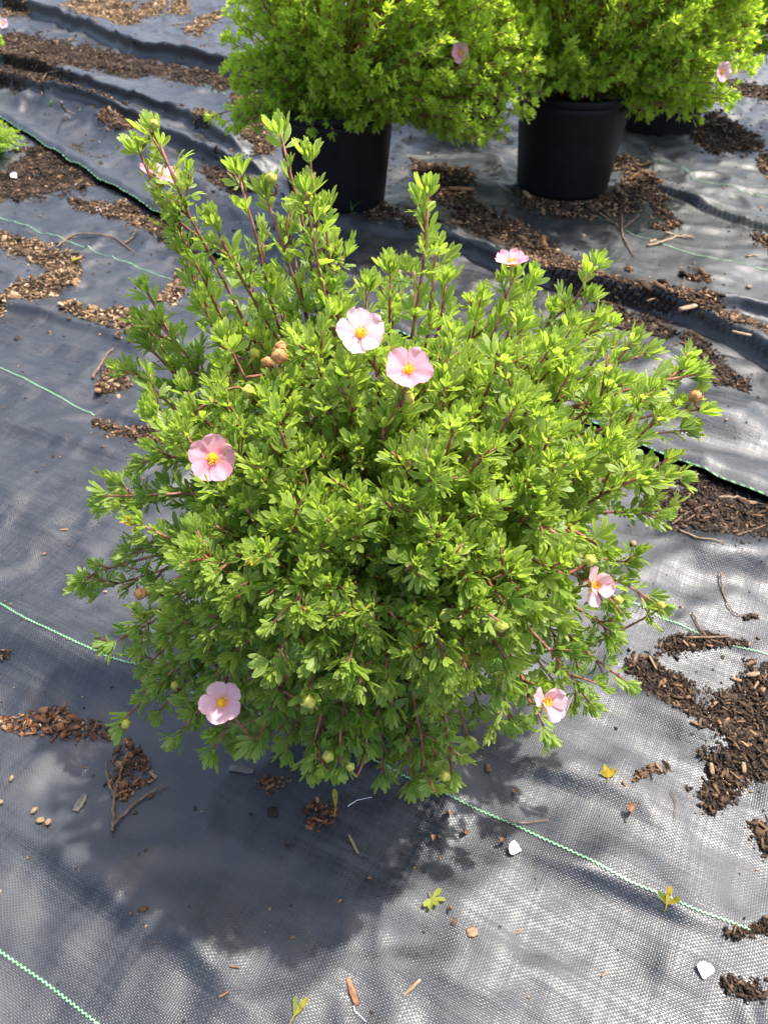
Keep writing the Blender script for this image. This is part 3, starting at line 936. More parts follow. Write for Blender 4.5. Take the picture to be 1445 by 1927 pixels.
# flowers: (x, y, Y depth, outward normal, material, scale, cup, spin)
tocam = lambda p: (CP - np.asarray(p)) / np.linalg.norm(CP - np.asarray(p))
FLOW = [(678, 628, .455, (.15, .10, .60), 'pale_petal', 1.00, .00, .3, 'pale pink flower held above the leaves'),
        (768, 697, .435, (.05, .10, .55), 'pink_petal', .95, .10, .9, 'pink flower behind a bud tip'),
        (400, 862, .455, (-.05, -.05, .0), 'pink_petal', 1.02, .0, .1, 'deep pink flower on a side shoot'),
        (417, 1322, .325, (-.05, .0, .1), 'pale_petal', .98, .0, .55, 'pale pink flower low on the shrub'),
        (1116, 1102, .405, (.75, -.05, .15), 'pale_petal', 1.02, .18, .2, 'pale pink flower turned aside with ruffled petals'),
        (1026, 1322, .325, (.72, .05, .10), 'pale_petal', 1.0, .22, .75, 'pale pink half turned flower near the fabric'),
        (962, 496, .55, (.0, .75, 1.5), 'pink_petal', .82, .12, .4, 'pale pink flower seen edge on'),
        (303, 340, .58, (.2, .9, .55), 'pink_petal', 1.05, .15, .2, 'pink flower behind a tall shoot')]
def clear_front(p, rad_px, keepback=.006):
    global LV
    c = LV.p + LV.R[:, :, 0] * (LV.size * .7)[:, None]
    px, py, dz = project(c)
    fx, fy, fz = project(np.asarray(p)[None])
    m = (np.hypot(px - fx[0], py - fy[0]) < rad_px) & (dz < fz[0] + keepback)
    LV.keep(~m)
def surface_depth(x, y, rad=34):
    c = LV.p + LV.R[:, :, 0] * (LV.size * .7)[:, None]
    px, py, dz = project(c)
    m = np.hypot(px - x, py - y) < rad
    return np.quantile(dz[m], .10) if m.any() else None
extra_stems = []
def trim_stems(p, rad_px):
    """shorten shoots that would cross in front of a bloom"""
    fx, fy, fz = project(np.asarray(p)[None])
    for tb in sep_tubes:
        for i in range(len(tb) - 1, -1, -1):
            pts, rr = tb[i]
            px, py, dz = project(pts)
            hit = np.nonzero((np.hypot(px - fx[0], py - fy[0]) < rad_px) & (dz < fz[0] + .004))[0]
            if len(hit):
                k = hit[0]
                if k >= 2: tb[i] = (pts[:k], rr[:k])
                elif i > 0: tb.pop(i)
def attach(p, n):
    """thin stalk from the flower back to the nearest shoot tip of the shrub"""
    best = None
    for tb in sep_tubes:
        q = tb[0][0]
        k = np.argmin(np.linalg.norm(q[3:] - p, axis=1)) + 3
        dd = np.linalg.norm(q[k] - p) + (.1 if (q[k][2] > p[2] - .010 or q[k][1] < p[1] - .01) else 0)   # a stalk rises from below and behind
        if best is None or dd < best[0]: best = (dd, q[k])
    n = np.asarray(n) / np.linalg.norm(n)
    a, b = best[1], np.asarray(p) - n * .008
    extra_stems.append((bez(a, b - n * .015, b, np.linspace(0, 1, 6)), np.linspace(.0013, .0009, 6)))
for x, y, Y, nn, mat, sc, cup, spin, lab in FLOW:
    p = at_y(x, y, Y)
    if lab.split()[-1] not in ('shoot',) or True:
        dz = surface_depth(x, y)
        _, _, pz = project(p[None])
        if dz is not None and 'edge on' not in lab and 'tall shoot' not in lab:
            d = ray(x, y); p = CP + d * (dz - .016)
    n = tocam(p) * .8 + np.array(nn)
    if 'tall shoot' not in lab: clear_front(p, 52 if 'bud tip' not in lab else 36)
    if 'tall shoot' not in lab: trim_stems(p, 52)
    flower(shrub, p, n, mat, sc, spin, cup, ([.5, -.1, .2, -.25, .35] if 'turned' in lab else None), lab)
    attach(p, n)
BUDS = [(465, 735, 0, 1.25), (838, 1160, 0, 1.15), (585, 1322, 0, 1.35), (618, 1424, 0, 1.2), (237, 1364, 0, 1.15), (838, 1462, 0, 1.15), (942, 1178, 0, 1.2), (1163, 1130, 0, 1.1), (1243, 1140, 0, 1.1), (766, 748, 0, 1.25), (478, 667, 0, 1.25),
        (526, 672, 1, 1.4), (505, 684, 1, 1.1), (528, 652, 1, 1.0), (268, 1118, 1, 1.1), (1308, 748, 1, 1.3), (290, 235, 0, 1.0), (512, 338, 0, 1.1), (1110, 1055, 0, 1.1), (660, 1445, 0, .9), (330, 1290, 0, 1.0)]
for x, y, dry, sc in BUDS:
    dz = surface_depth(x, y, 40)
    if dz is None: dz = .55
    d = ray(x, y); p = CP + d * (dz - (.014 if dry else .004)); sc *= 1.0 if dry else .85
    n = tocam(p) * .7 + ZUP * .35 + np.array([R1.gauss(0, .25) for _ in range(3)])
    clear_front(p, 24 if dry else 14)
    mw = Matrix.Translation(Vector(p)) @ basis(n, R1.uniform(0, 6)) @ Matrix.Scale(sc, 4)
    link('bud', DRY if dry else BUD, shrub, shrub.matrix_basis.inverted() @ mw)
    attach(p, n)
# yellowed leaves
LV2 = []
for x, y in [(482, 1068), (540, 1265), (790, 1190), (866, 1238), (608, 1135), (548, 832), (240, 995)]:
    c = LV.p + LV.R[:, :, 0] * (LV.size * .7)[:, None]
    px, py, dz = project(c)
    dd = np.hypot(px - x, py - y) + (dz - dz.min()) * 60
    LV.dead[np.argsort(dd)[:2]] = 1.0
build_foliage(shrub, LV, True)
inv = shrub.matrix_basis.inverted()
for tb in sep_tubes:
    link('stem', mesh_np('stem', *join_np([tube(p, r_, 6) for p, r_ in tb]), M['stem']), shrub, inv)
o = link('inner_stems', mesh_np('inner_stems', *join_np([tube(p, r_, 5) for tb in mass_tubes for p, r_ in tb]), M['stem']), shrub, inv); o['kind'] = 'stuff'
for p, r_ in extra_stems:
    link('flower_stalk', mesh_np('flower_stalk', *tube(p, r_, 5), M['stem']), shrub, inv)

# ------------------------------------------------------------------ potted shrubs behind
def back_shrub(name, label, base, lobes, n, seed, flowers, spacing=.03, leaf=.0185):
    r = random.Random(seed)
    root = empty(name, base)
    tag(root, label, 'shrub', 'potted shrubs standing behind')
    L = Leaves(); tubes = []
    pts = []
    tot = sum(np.prod(np.array(e[1])) ** (2 / 3) for e in lobes)
    for c, e in lobes:
        c, e = np.array(c), np.array(e)
        k = max(14, int(n * np.prod(e) ** (2 / 3) / tot))
        for i in range(k):
            while True:
                v = np.array([r.gauss(0, 1) for _ in range(3)]); v /= np.linalg.norm(v)
                if v[1] < .15 or r.random() < .35: break      # fewer on the far side
            q = c + v * e * (r.uniform(.82, 1.05) if r.random() < .75 else r.uniform(.55, .82))
            if q[2] < .09: continue
            pts.append(q)
    for q in pts:
        a = r.uniform(0, 6.28); b = np.array(base) + np.array([math.cos(a) * .03, math.sin(a) * .03, 0])
        d = q - b; hor = np.array([d[0], d[1], 0])
        p1 = b + hor * r.uniform(.45, .7) + ZUP * (max(d[2], 0) * .5 + .03)
        # only the outer 12 cm carries leaves
        LN = np.linalg.norm(d)
        lit = .74 + .26 * np.clip((q[2] - .2) / .4, 0, 1)  # leaf tint raised, more towards the top, to paint in sunlight
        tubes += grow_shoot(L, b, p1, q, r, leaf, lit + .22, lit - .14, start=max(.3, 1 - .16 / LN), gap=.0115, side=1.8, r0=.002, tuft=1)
    L.freeze()
    build_foliage(root, L, False, 295, 'brightened_leaf')
    inv = root.matrix_basis.inverted()
    o = link('stems', mesh_np('stems', *join_np([tube(p, q_, 4, False) for p, q_ in tubes]), M['stem']), root, inv); o['kind'] = 'stuff'
    c = L.p + L.R[:, :, 0] * (L.size * .7)[:, None]
    px, py, dz = project(c)
    for x, y, mat, nn, sc in flowers:
        m = np.hypot(px - x, py - y) < 22
        z = np.quantile(dz[m], .05) if m.any() else np.linalg.norm(np.array(base) - CP)
        p = CP + ray(x, y) * (z - .012)
        n = tocam(p) + np.array(nn)
        flower(root, p, n, mat, sc, r.uniform(0, 6), .1)
        b = p - n / np.linalg.norm(n) * .01
        link('flower_stalk', mesh_np('flower_stalk', *tube(bez(b + np.array([0, .05, -.05]), b + np.array([0, .01, -.03]), b, np.linspace(0, 1, 5)), .001, 4), M['stem']), root, inv)
    return len(L.p)

bl = POT_L + np.array([0, 0, .19]); br = POT_R + np.array([0, 0, .19]); b3 = POT_3 + np.array([0, 0, .18])
back_shrub('flowering_shrub', 'bushy yellow-green shrub with one pink flower, a low sprig reaching out over the fabric', bl,
           [((POT_L[0] + .115, POT_L[1] - .02, .46), (.295, .27, .27)), ((POT_L[0] + .25, POT_L[1] - .09, .29), (.17, .14, .13)), ((POT_L[0] + .02, POT_L[1] - .10, .275), (.15, .09, .09)), ((POT_L[0] - .12, POT_L[1] + .0, .31), (.10, .12, .12)), ((POT_L[0] - .19, POT_L[1] - .04, .195), (.085, .04, .022))],
           640, 5, [(866, 100, 'pink_petal', (0, 0, .2), 1.05)])
back_shrub('flowering_shrub', 'bushy shrub in the pot with the showing rim, pale flower at its edge', br,
           [((POT_R[0] + .06, POT_R[1] + .0, .47), (.28, .25, .26)), ((POT_R[0] + .20, POT_R[1] - .05, .31), (.15, .14, .14)), ((POT_R[0] - .04, POT_R[1] - .08, .30), (.13, .10, .08))],
           560, 6, [(1357, 135, 'pale_petal', (.7, 0, .1), 1.15)])
back_shrub('flowering_shrub', 'bushy shrub behind the others, small pink flower on its side', b3,
           [((POT_3[0] + .10, POT_3[1] + .05, .48), (.36, .26, .30)), ((POT_3[0] + .30, POT_3[1] - .05, .34), (.20, .16, .18))],
           330, 8, [(1370, 36, 'pink_petal', (.4, 0, .2), 1.0), (1385, 126, 'pale_petal', (.6, 0, 0), .9)])

q4 = np.array([.24, 2.42, 0]); q4[2] = gz(q4[0], q4[1]) + .002
make_pot(q4, .122, .106, .20, 'black nursery pot in the shade behind the two pots standing foremost')
back_shrub('flowering_shrub', 'bushy shrub without flowers showing in the gap between the two foremost potted shrubs', q4 + np.array([0, 0, .18]),
           [((q4[0], q4[1], .46), (.33, .27, .28)), ((q4[0], q4[1] - .08, .30), (.25, .16, .12))], 330, 9, [])

# two plants reaching in at the left edge
def edge_plant(name, label, cat, base, tips, seed, leaf, gap, tint, flowers=()):
    r = random.Random(seed); root = empty(name, base); tag(root, label, cat)
    L = Leaves(); tubes = []
    for q in tips:
        b = np.array(base) + np.array([r.gauss(0, .012), r.gauss(0, .012), 0]); d = q - b
        tubes += grow_shoot(L, b, b + d * .5 + ZUP * .02, np.array(q), r, leaf, tint + .1, tint - .1, start=.25, gap=gap, side=0, r0=.0012)
    L.freeze(); build_foliage(root, L, False, 150, 'brightened_leaf')
    inv = root.matrix_basis.inverted()
    o = link('stems', mesh_np('stems', *join_np([tube(p, q_, 4, False) for p, q_ in tubes]), M['grass']), root, inv); o['kind'] = 'stuff'
    for x, y, yy in flowers:
        p = at_y(x, y, yy); flower(root, p, tocam(p) + np.array([.2, 0, .5]), 'pale_petal', 1.0, .4, .1)
r = random.Random(40)
c0 = ground_pt(-15, 292)
tips = []
for k in range(170):
    a = r.uniform(0, 6.28); q = .095 * math.sqrt(r.random())
    tips.append(c0 + np.array([math.cos(a) * q, math.sin(a) * q * .8, .075 * (1 - (q / .12) ** 2) + r.uniform(-.01, .015)]))
edge_plant('cushion_plant', 'low bright green cushion plant with tiny leaves beside the hem of the fabric', 'plant', c0 - np.array([0, 0, .004]), tips, 41, .0055, .004, .95)
c1 = ground_pt(-95, 130)
tips = []
for k in range(70):
    px_, py_ = r.uniform(-150, 12), r.uniform(20, 190)
    if py_ > 100 and px_ > 0: px_ -= 16
    tips.append(at_y(px_, py_, c1[1] + r.uniform(-.08, .08)))
tips = [t_ for t_ in tips if t_[2] > .02]
edge_plant('low_shrub', 'small leafy shrub with a pale pink flower above the loose fabric folds', 'shrub', c1, tips, 43, .013, .009, .7, [(6, 45, c1[1] - .07)])

# ------------------------------------------------------------------ mulch and litter patches
# strokes of (x, y, radius in photo pixels)
PATCH = [
    ('dark bark mulch drifted along the fabric fold beside the near shrub', 'dark', [[(1180, 1255, 14), (1215, 1252, 36), (1255, 1285, 42), (1300, 1330, 40), (1350, 1352, 50), (1410, 1325, 58), (1450, 1290, 55)], [(1255, 1215, 22), (1330, 1205, 17), (1400, 1208, 9)], [(1400, 1390, 62), (1445, 1400, 55), (1370, 1440, 45), (1345, 1490, 32), (1335, 1515, 20)]]),
    ('small heap of brown crumbs on the fabric near a yellow fallen leaf', 'brown', [[(1193, 1466, 7), (1220, 1452, 13), (1253, 1444, 12)]]),
    ('dark mulch crumbs at the end of the green guide line', 'dark', [[(1360, 1755, 12), (1380, 1758, 16), (1408, 1752, 14), (1445, 1745, 18)]]),
    ('dark mulch scrap beside the round white petal', 'dark', [[(1372, 1850, 20), (1395, 1862, 24), (1430, 1868, 14)]]),
    ('dark mulch clump above the pair of yellow-green fallen leaves', 'dark', [[(1432, 1560, 24), (1450, 1600, 20)]]),
    ('wide bed of dark mulch with roots in front of the lifted hem', 'dark', [[(1215, 895, 24), (1240, 930, 42), (1290, 955, 55), (1350, 972, 56), (1420, 985, 46), (1470, 990, 46)], [(1290, 905, 30), (1340, 930, 30), (1400, 955, 30)]]),
    ('brown dead leaf litter in a long streak beside the yellow bud tip', 'leafy', [[(-10, 1350, 14), (20, 1362, 16), (60, 1362, 22), (105, 1350, 26), (130, 1375, 18), (165, 1372, 18), (205, 1380, 14)]]),
    ('brown dead leaf litter around the forked twig', 'leafy', [[(240, 1415, 26), (250, 1450, 32), (232, 1490, 16)]]),
    ('round tuft of brown dead litter beside a yellow leaf tip', 'leafy', [[(600, 1528, 30)]]),
    ('brown litter scrap at the end of the grey wood piece', 'leafy', [[(490, 1470, 12), (510, 1474, 17), (536, 1468, 14)]]),
    ('mulch strewn between the two potted shrubs and the near shrub', 'mixed', [[(800, 330, 22), (850, 362, 35), (900, 415, 38), (960, 448, 38), (1010, 480, 36), (1060, 525, 30), (1140, 562, 20), (1210, 578, 14), (1290, 588, 20), (1350, 618, 22), (1450, 650, 24)], [(700, 405, 20), (780, 430, 22), (850, 440, 22)]]),
    ('dark soil tucked under the dark fabric fold', 'dark', [[(1130, 590, 12), (1180, 606, 20), (1240, 620, 22)], [(1300, 650, 22), (1340, 690, 26), (1385, 722, 22), (1330, 720, 18)], [(1395, 628, 14), (1450, 660, 16)]]),
    ('tan bark chips spilled around the foot of the pot with the showing rim', 'mixed', [[(1195, 330, 34), (1215, 365, 28), (1160, 385, 24), (1100, 398, 16), (1040, 398, 18), (990, 375, 18)], [(1240, 395, 16), (1275, 425, 9)], [(1235, 430, 10), (1270, 432, 11)]]),
    ('dark mulch lying beside the hidden pot', 'dark', [[(1270, 240, 16), (1310, 255, 26), (1360, 245, 34), (1395, 262, 26), (1330, 275, 20)], [(1400, 175, 24), (1450, 185, 24)]]),
    ('dark soil under the highest loose fabric fold', 'dark', [[(-20, 92, 30), (40, 98, 30), (110, 112, 28), (170, 112, 24), (240, 128, 16), (310, 138, 13), (390, 152, 12), (460, 166, 12)], [(40, 120, 22), (120, 135, 18)]]),
    ('soil between the two loose fabric folds', 'dark', [[(-10, 150, 13), (50, 158, 17), (110, 176, 20), (145, 188, 14)], [(170, 202, 12), (215, 212, 13), (235, 216, 8)]]),
    ('dark soil bed in front of the hem beside the cushion plant', 'dark', [[(20, 330, 30), (60, 300, 34), (110, 312, 38), (165, 335, 24), (60, 345, 30), (20, 355, 22)]]),
    ('thin line of mulch in front of the hem behind the near shrub', 'mixed', [[(140, 378, 8), (190, 390, 13), (240, 402, 15), (290, 428, 16), (360, 470, 14)], [(200, 240, 10), (225, 250, 13), (250, 262, 9)]]),
    ('tan bark chips in a bent drift crossing the fabric near the pale fallen leaf', 'tan', [[(-10, 440, 12), (30, 462, 14), (80, 478, 20), (120, 500, 26), (130, 530, 24), (80, 545, 22), (30, 552, 22), (0, 580, 18)], [(120, 580, 10), (160, 590, 14), (215, 600, 18), (265, 622, 20), (300, 650, 12)], [(345, 520, 24), (330, 550, 20), (295, 565, 12)]]),
    ('brown crumbs around a short twig on the fabric', 'mixed', [[(215, 705, 24), (200, 728, 18), (235, 720, 14)]]),
    ('brown crumb streak beside the deep pink flower', 'mixed', [[(180, 790, 8), (230, 806, 13), (290, 822, 15), (345, 835, 14)]]),
    ('tan chips scattered over the fabric at the far end of the sheet', 'tan', [[(150, 8, 16), (195, 20, 26), (245, 38, 18), (290, 18, 20)], [(335, 12, 14), (350, 25, 8)], [(378, 50, 22), (400, 38, 14)], [(30, 14, 20), (60, 22, 12)], [(140, 30, 10), (180, 45, 12)]]),
    ('mulch under the low sprig of the bushy shrub', 'mixed', [[(455, 195, 20), (485, 215, 30), (470, 255, 24), (500, 285, 20)], [(350, 105, 8), (375, 108, 10)], [(400, 250, 14), (380, 240, 10)]]),
    ('dark soil gap beneath the twisted fabric near the tall shoots', 'dark', [[(400, 330, 18), (430, 350, 24), (470, 360, 18)]]),
    ('scraps of dark mulch on the far fabric beside the guide line', 'mixed', [[(1440, 300, 12), (1430, 320, 10)], [(1425, 455, 14), (1445, 470, 10)], [(1300, 525, 10), (1330, 535, 10)], [(1180, 520, 8)]]),
    ('small brown crumbs near the lone bent root', 'dark', [[(1400, 1160, 8), (1420, 1155, 6)], [(15, 1240, 9), (0, 1238, 8)]]),
]
PAL = {
    'dark': [(.020, .013, .009), (.035, .022, .014), (.055, .034, .020), (.10, .062, .034), (.22, .13, .07)],
    'brown': [(.07, .035, .018), (.12, .065, .035), (.20, .12, .07)],
    'leafy': [(.07, .030, .014), (.13, .058, .026), (.21, .10, .045), (.30, .19, .11)],
    'mixed': [(.025, .016, .010), (.050, .030, .018), (.10, .055, .030), (.20, .115, .06), (.34, .22, .12)],
    'tan': [(.040, .026, .016), (.085, .050, .028), (.17, .105, .055), (.30, .19, .10), (.44, .31, .18)],
}
WT = {'dark': [.38, .30, .20, .09, .03], 'brown': [.5, .35, .15], 'leafy': [.35, .35, .22, .08], 'mixed': [.30, .28, .22, .14, .06], 'tan': [.25, .28, .24, .16, .07]}
# unit flake: irregular hexagonal chip, 8 verts / 12 tris ; unit crumb: octahedron
BOX_V = np.array([(-.5, -.5, -.5), (.5, -.5, -.5), (.5, .5, -.5), (-.5, .5, -.5), (-.42, -.36, .5), (.36, -.44, .5), (.44, .34, .5), (-.36, .42, .5)])
BOX_F = np.array([(0, 2, 1), (0, 3, 2), (4, 5, 6), (4, 6, 7), (0, 1, 5), (0, 5, 4), (1, 2, 6), (1, 6, 5), (2, 3, 7), (2, 7, 6), (3, 0, 4), (3, 4, 7)])

def scatter(P, size, pal, wt, rg, tilt=.5):
    n = len(P)
    V = BOX_V[None] * (1 + rg.normal(0, .16, (n, 8, 1))) * size[:, None, :]
    V += rg.normal(0, .06, (n, 8, 3)) * size[:, None, :]
    yaw = rg.uniform(0, 6.283, n); pit = rg.normal(0, tilt, n); rol = rg.normal(0, tilt, n)
    cy, sy, cp, sp_, cr, sr = np.cos(yaw), np.sin(yaw), np.cos(pit), np.sin(pit), np.cos(rol), np.sin(rol)
    R = np.empty((n, 3, 3))
    R[:, 0, 0] = cy * cp; R[:, 0, 1] = cy * sp_ * sr - sy * cr; R[:, 0, 2] = cy * sp_ * cr + sy * sr
    R[:, 1, 0] = sy * cp; R[:, 1, 1] = sy * sp_ * sr + cy * cr; R[:, 1, 2] = sy * sp_ * cr - cy * sr
    R[:, 2, 0] = -sp_; R[:, 2, 1] = cp * sr; R[:, 2, 2] = cp * cr
    V = np.einsum('nij,nkj->nki', R, V) + P[:, None, :]
    F = (BOX_F[None] + (np.arange(n) * 8)[:, None, None]).reshape(-1, 3)
    C = np.array(pal)[rg.choice(len(pal), n, p=np.array(wt) / sum(wt))] * rg.uniform(.7, 1.35, (n, 1))
    return V.reshape(-1, 3), F, np.repeat(C, 8, axis=0)

def patch_field(strokes):
    """ground discs along every stroke"""
    D = []
    for st in strokes:
        st = list(st)
        if len(st) == 1: st = st * 2
        for (x0, y0, r0), (x1, y1, r1) in zip(st[:-1], st[1:]):
            k = max(2, int(math.hypot(x1 - x0, y1 - y0) / 8))
            for i in range(k + 1):
                t = i / k
                x, y, rr = x0 + (x1 - x0) * t, y0 + (y1 - y0) * t, r0 + (r1 - r0) * t
                p = at_z(x, y, 0.005); q = at_z(x + rr, y, 0.005); f = at_z(x, y - rr, .005)
                D.append((p[0], p[1], abs(q[0] - p[0]), max(abs(f[1] - p[1]) * .9, .6 * abs(q[0] - p[0]))))
    return np.array(D)

for pi, (label, kind, strokes) in enumerate(PATCH):
    rg = np.random.default_rng(100 + pi)
    D = patch_field(strokes)
    lo = (D[:, :2] - D[:, 2:]).min(0) - .035; hi_ = (D[:, :2] + D[:, 2:]).max(0) + .035
    def cover(x, y):
        m = np.full(len(x), -9.0)
        for cx, cy, a, b in D:
            m = np.maximum(m, 1 - np.hypot((x - cx) / a, (y - cy) / b))
        return m + fbm(x * 38 + pi * 7, y * 38, 3) * 1.15 - .05
    area = (hi_ - lo).prod()
    depth = np.hypot(*(D[:, :2].mean(0)))
    # crumb size grows a little with distance
    cs = .0021 if depth < .7 else (.0028 if depth < 1.2 else .0040)
    if kind == 'leafy': cs *= 1.25
    nc = int(min(90000, area / cs ** 2 * 1.0))
    x, y = rg.uniform(lo[0], hi_[0], nc), rg.uniform(lo[1], hi_[1], nc)
    m = cover(x, y)
    keep = rg.random(nc) < np.maximum(np.clip((m + .30) / .42, 0, 1) ** 2, .035 * np.clip((m + 1.1) / .9, 0, 1))
    x, y, m = x[keep], y[keep], m[keep]
    hz, ln_ = relief(x, y); up = np.where(y > hem_y(x), .006, 0)
    z = hz + up + np.clip(m, 0, .35) * .0055 + .0004
    P = np.stack([x + ln_[:, 0], y + ln_[:, 1], z], 1)
    sz = cs * rg.lognormal(-.15, .52, (len(P), 1)) * np.stack([rg.uniform(.8, 1.9, len(P)), rg.uniform(.5, 1.0, len(P)), rg.uniform(.16, .40, len(P))], 1)
    V, F, C = scatter(P, sz, PAL[kind], WT[kind], rg, .55)
    # larger chips
    nb = int(len(P) * .05)
    if nb:
        I = rg.choice(len(P), nb, replace=False)
        sz = np.stack([rg.uniform(.004, .012, nb), rg.uniform(.0012, .0032, nb), rg.uniform(.0006, .0016, nb)], 1) * (1 if depth < 1 else 1.25)
        V2, F2, C2 = scatter(P[I] + np.array([0, 0, .002]), sz, PAL[kind][-3:], [.5, .35, .15], rg, .22)
        F = np.vstack([F, F2 + len(V)]); V = np.vstack([V, V2]); C = np.vstack([C, C2])
    o = link('mulch', mesh_np('mulch', V, F, M['chips'], C, None, False))
    tag(o, label, 'mulch', kind='stuff')
    # mound of fine soil below the crumbs
    st = cs * 1.5
    gx = np.arange(lo[0], hi_[0], st); gy = np.arange(lo[1], hi_[1], st)
    GX, GY = np.meshgrid(gx, gy); x, y = GX.ravel(), GY.ravel()
    m = cover(x, y); hz, ln_ = relief(x, y); up = np.where(y > hem_y(x), .006, 0)
    z = hz + up - .0012 + np.clip(m - .02, -.1, .35) * .0065 + rg.normal(0, .0006, len(x))
    Fg = grid_faces(len(gx), len(gy)); ok = (m[Fg] > .04).sum(1) >= 3
    if kind not in ('leafy', 'brown') and ok.any():
        used = np.unique(Fg[ok]); rm = np.full(len(x), -1); rm[used] = np.arange(len(used))
        Vm = np.stack([x + ln_[:, 0], y + ln_[:, 1], z], 1)[used]
        b = link('soil_bed', mesh_np('soil_bed', Vm, rm[Fg[ok]], M['soil']), o); b['kind'] = 'stuff'

# loose crumbs strewn over the sheets
rg = np.random.default_rng(77)
n = 2600
x, y = rg.uniform(-1.1, 1.1, n), rg.uniform(.0, 2.4, n) ** 1.0
hz, ln_ = relief(x, y); up = np.where(y > hem_y(x), .006, 0)
P = np.stack([x + ln_[:, 0], y + ln_[:, 1], hz + up + .0006], 1)
sz = .0016 * rg.lognormal(0, .5, (n, 1)) * np.stack([rg.uniform(.8, 1.8, n), rg.uniform(.6, 1, n), rg.uniform(.3, .6, n)], 1) * (1 + y[:, None] * .5)
V, F, C = scatter(P, sz, PAL['tan'], [.35, .3, .2, .1, .05], rg, .3)
o = link('crumbs', mesh_np('crumbs', V, F, M['chips'], C, None, False))
tag(o, 'tiny crumbs of bark and soil strewn loosely over the black fabric', 'debris', kind='stuff')

# ------------------------------------------------------------------ single fallen things
RF = random.Random(9)
def lay(name, me, px, py, label, cat, yaw=None, tilt=.12, scale=1.0, off=.0025, group=None):
    p = ground_pt(px, py, off)
    e = .006
    nx = -(gz(p[0] + e, p[1]) - gz(p[0] - e, p[1])) / (2 * e); ny = -(gz(p[0], p[1] + e) - gz(p[0], p[1] - e)) / (2 * e)
    nrm = np.array([nx + RF.uniform(-tilt, tilt), ny + RF.uniform(-tilt, tilt), 1])
    mw = Matrix.Translation(Vector(p)) @ basis(nrm, 0) @ Matrix.Rotation(RF.uniform(0, 6.28) if yaw is None else yaw, 4, 'Z') @ Matrix.Scale(scale, 4)
    o = link(name, me, None, mw)
    return tag(o, label, cat, group)

# petals
WP = [petal_mesh(M['white_petal'], _rf, .0125) for _ in range(3)]
BP = petal_mesh(M['blush_petal'], _rf, .0135)
for px, py, me, lab, sc in [(1322, 1847, WP[0], 'round white fallen petal beside a scrap of dark mulch', 1.12), (982, 1602, BP, 'pale pink fallen petal just below the green guide line', .95),
                            (135, 352, WP[1], 'white fallen petal alone on the fabric near the hem', 1.3), (34, 337, WP[2], 'white fallen petal on the soil below the cushion plant', 1.4), (181, 397, WP[1], 'pinkish white petal on the thin mulch line near the hem', 1.0),
                            (197, 17, WP[2], 'white petal among tan chips at the far end of the sheet', 2.0)]:
    lay('petal', me, px, py, lab, 'petal', scale=sc)
# fallen leaves
def dead_leaf(angs, L, tint, dead, seed, wid=.36):
    r = random.Random(seed); parts = []; UU = []
    AA = []
    VV, FF, n = [], [], 0
    for k, a in enumerate(angs):
        V, F, U = leaflet(L * r.uniform(.8, 1.1), L * wid * r.uniform(.85, 1.15), r.uniform(.2, .9), r.uniform(.1, .6), True)
        V = V @ np.array(Matrix.Rotation(math.radians(r.uniform(-25, 25)), 3, 'X')).T
        V = V @ np.array(Matrix.Rotation(math.radians(a), 3, 'Z')).T
        VV.append(V); FF.append(F + n); UU.append(U); n += len(V)
        AA.append(np.tile([tint + r.uniform(-.08, .08), r.random(), dead[k % len(dead)]], (len(V), 1)))
    Vp, Fp = tube([(-L * .5, L * .06, .0005), (-L * .2, .0, .001), (L * .05, 0, .001)], [.0005, .0004, .0004], 4)
    VV.append(Vp); FF.append(Fp + n); UU.append(np.full((len(Vp), 2), .5)); AA.append(np.tile([.9, .5, .6], (len(Vp), 1)))
    return mesh_np('fallen_leaf', np.vstack(VV), np.vstack(FF), M['leaf'], np.vstack(AA), np.vstack(UU))
lay('fallen_leaf', dead_leaf([0, 45, -40, 95, -80], .012, 1.0, [.25, .3], 1), 812, 1692, 'yellow-green fallen leaf with spread leaflets on bare fabric', 'leaf', 2.0)
lay('fallen_leaf', dead_leaf([0, 38, -46], .015, .8, [1.0, .1, .8], 2, .28), 1252, 1704, 'fallen leaf half yellow half green on the green guide line', 'leaf', 1.75)
lay('fallen_leaf', dead_leaf([0, 28, -30, 55], .012, .8, [1.0, .9], 3, .42), 1143, 1466, 'bright yellow crumpled fallen leaf beside brown crumbs', 'leaf', 1.3)
lay('fallen_leaf', dead_leaf([16, -18], .017, .95, [.15, .7], 4, .27), 553, 1915, 'fallen leaf of two upright yellow-green blades', 'leaf', 1.55)
lay('fallen_leaf', dead_leaf([0, 35, -35, 70, -70], .014, 1.0, [.3, .2], 5), 148, 494, 'pale yellow-green fallen leaf on the drift of tan chips', 'leaf', .2, off=.008)
lay('fallen_leaf', dead_leaf([0], .017, .75, [.75], 6, .3), 632, 1525, 'single yellowish leaflet standing beside the round brown litter tuft', 'leaf', 1.5, off=.006)
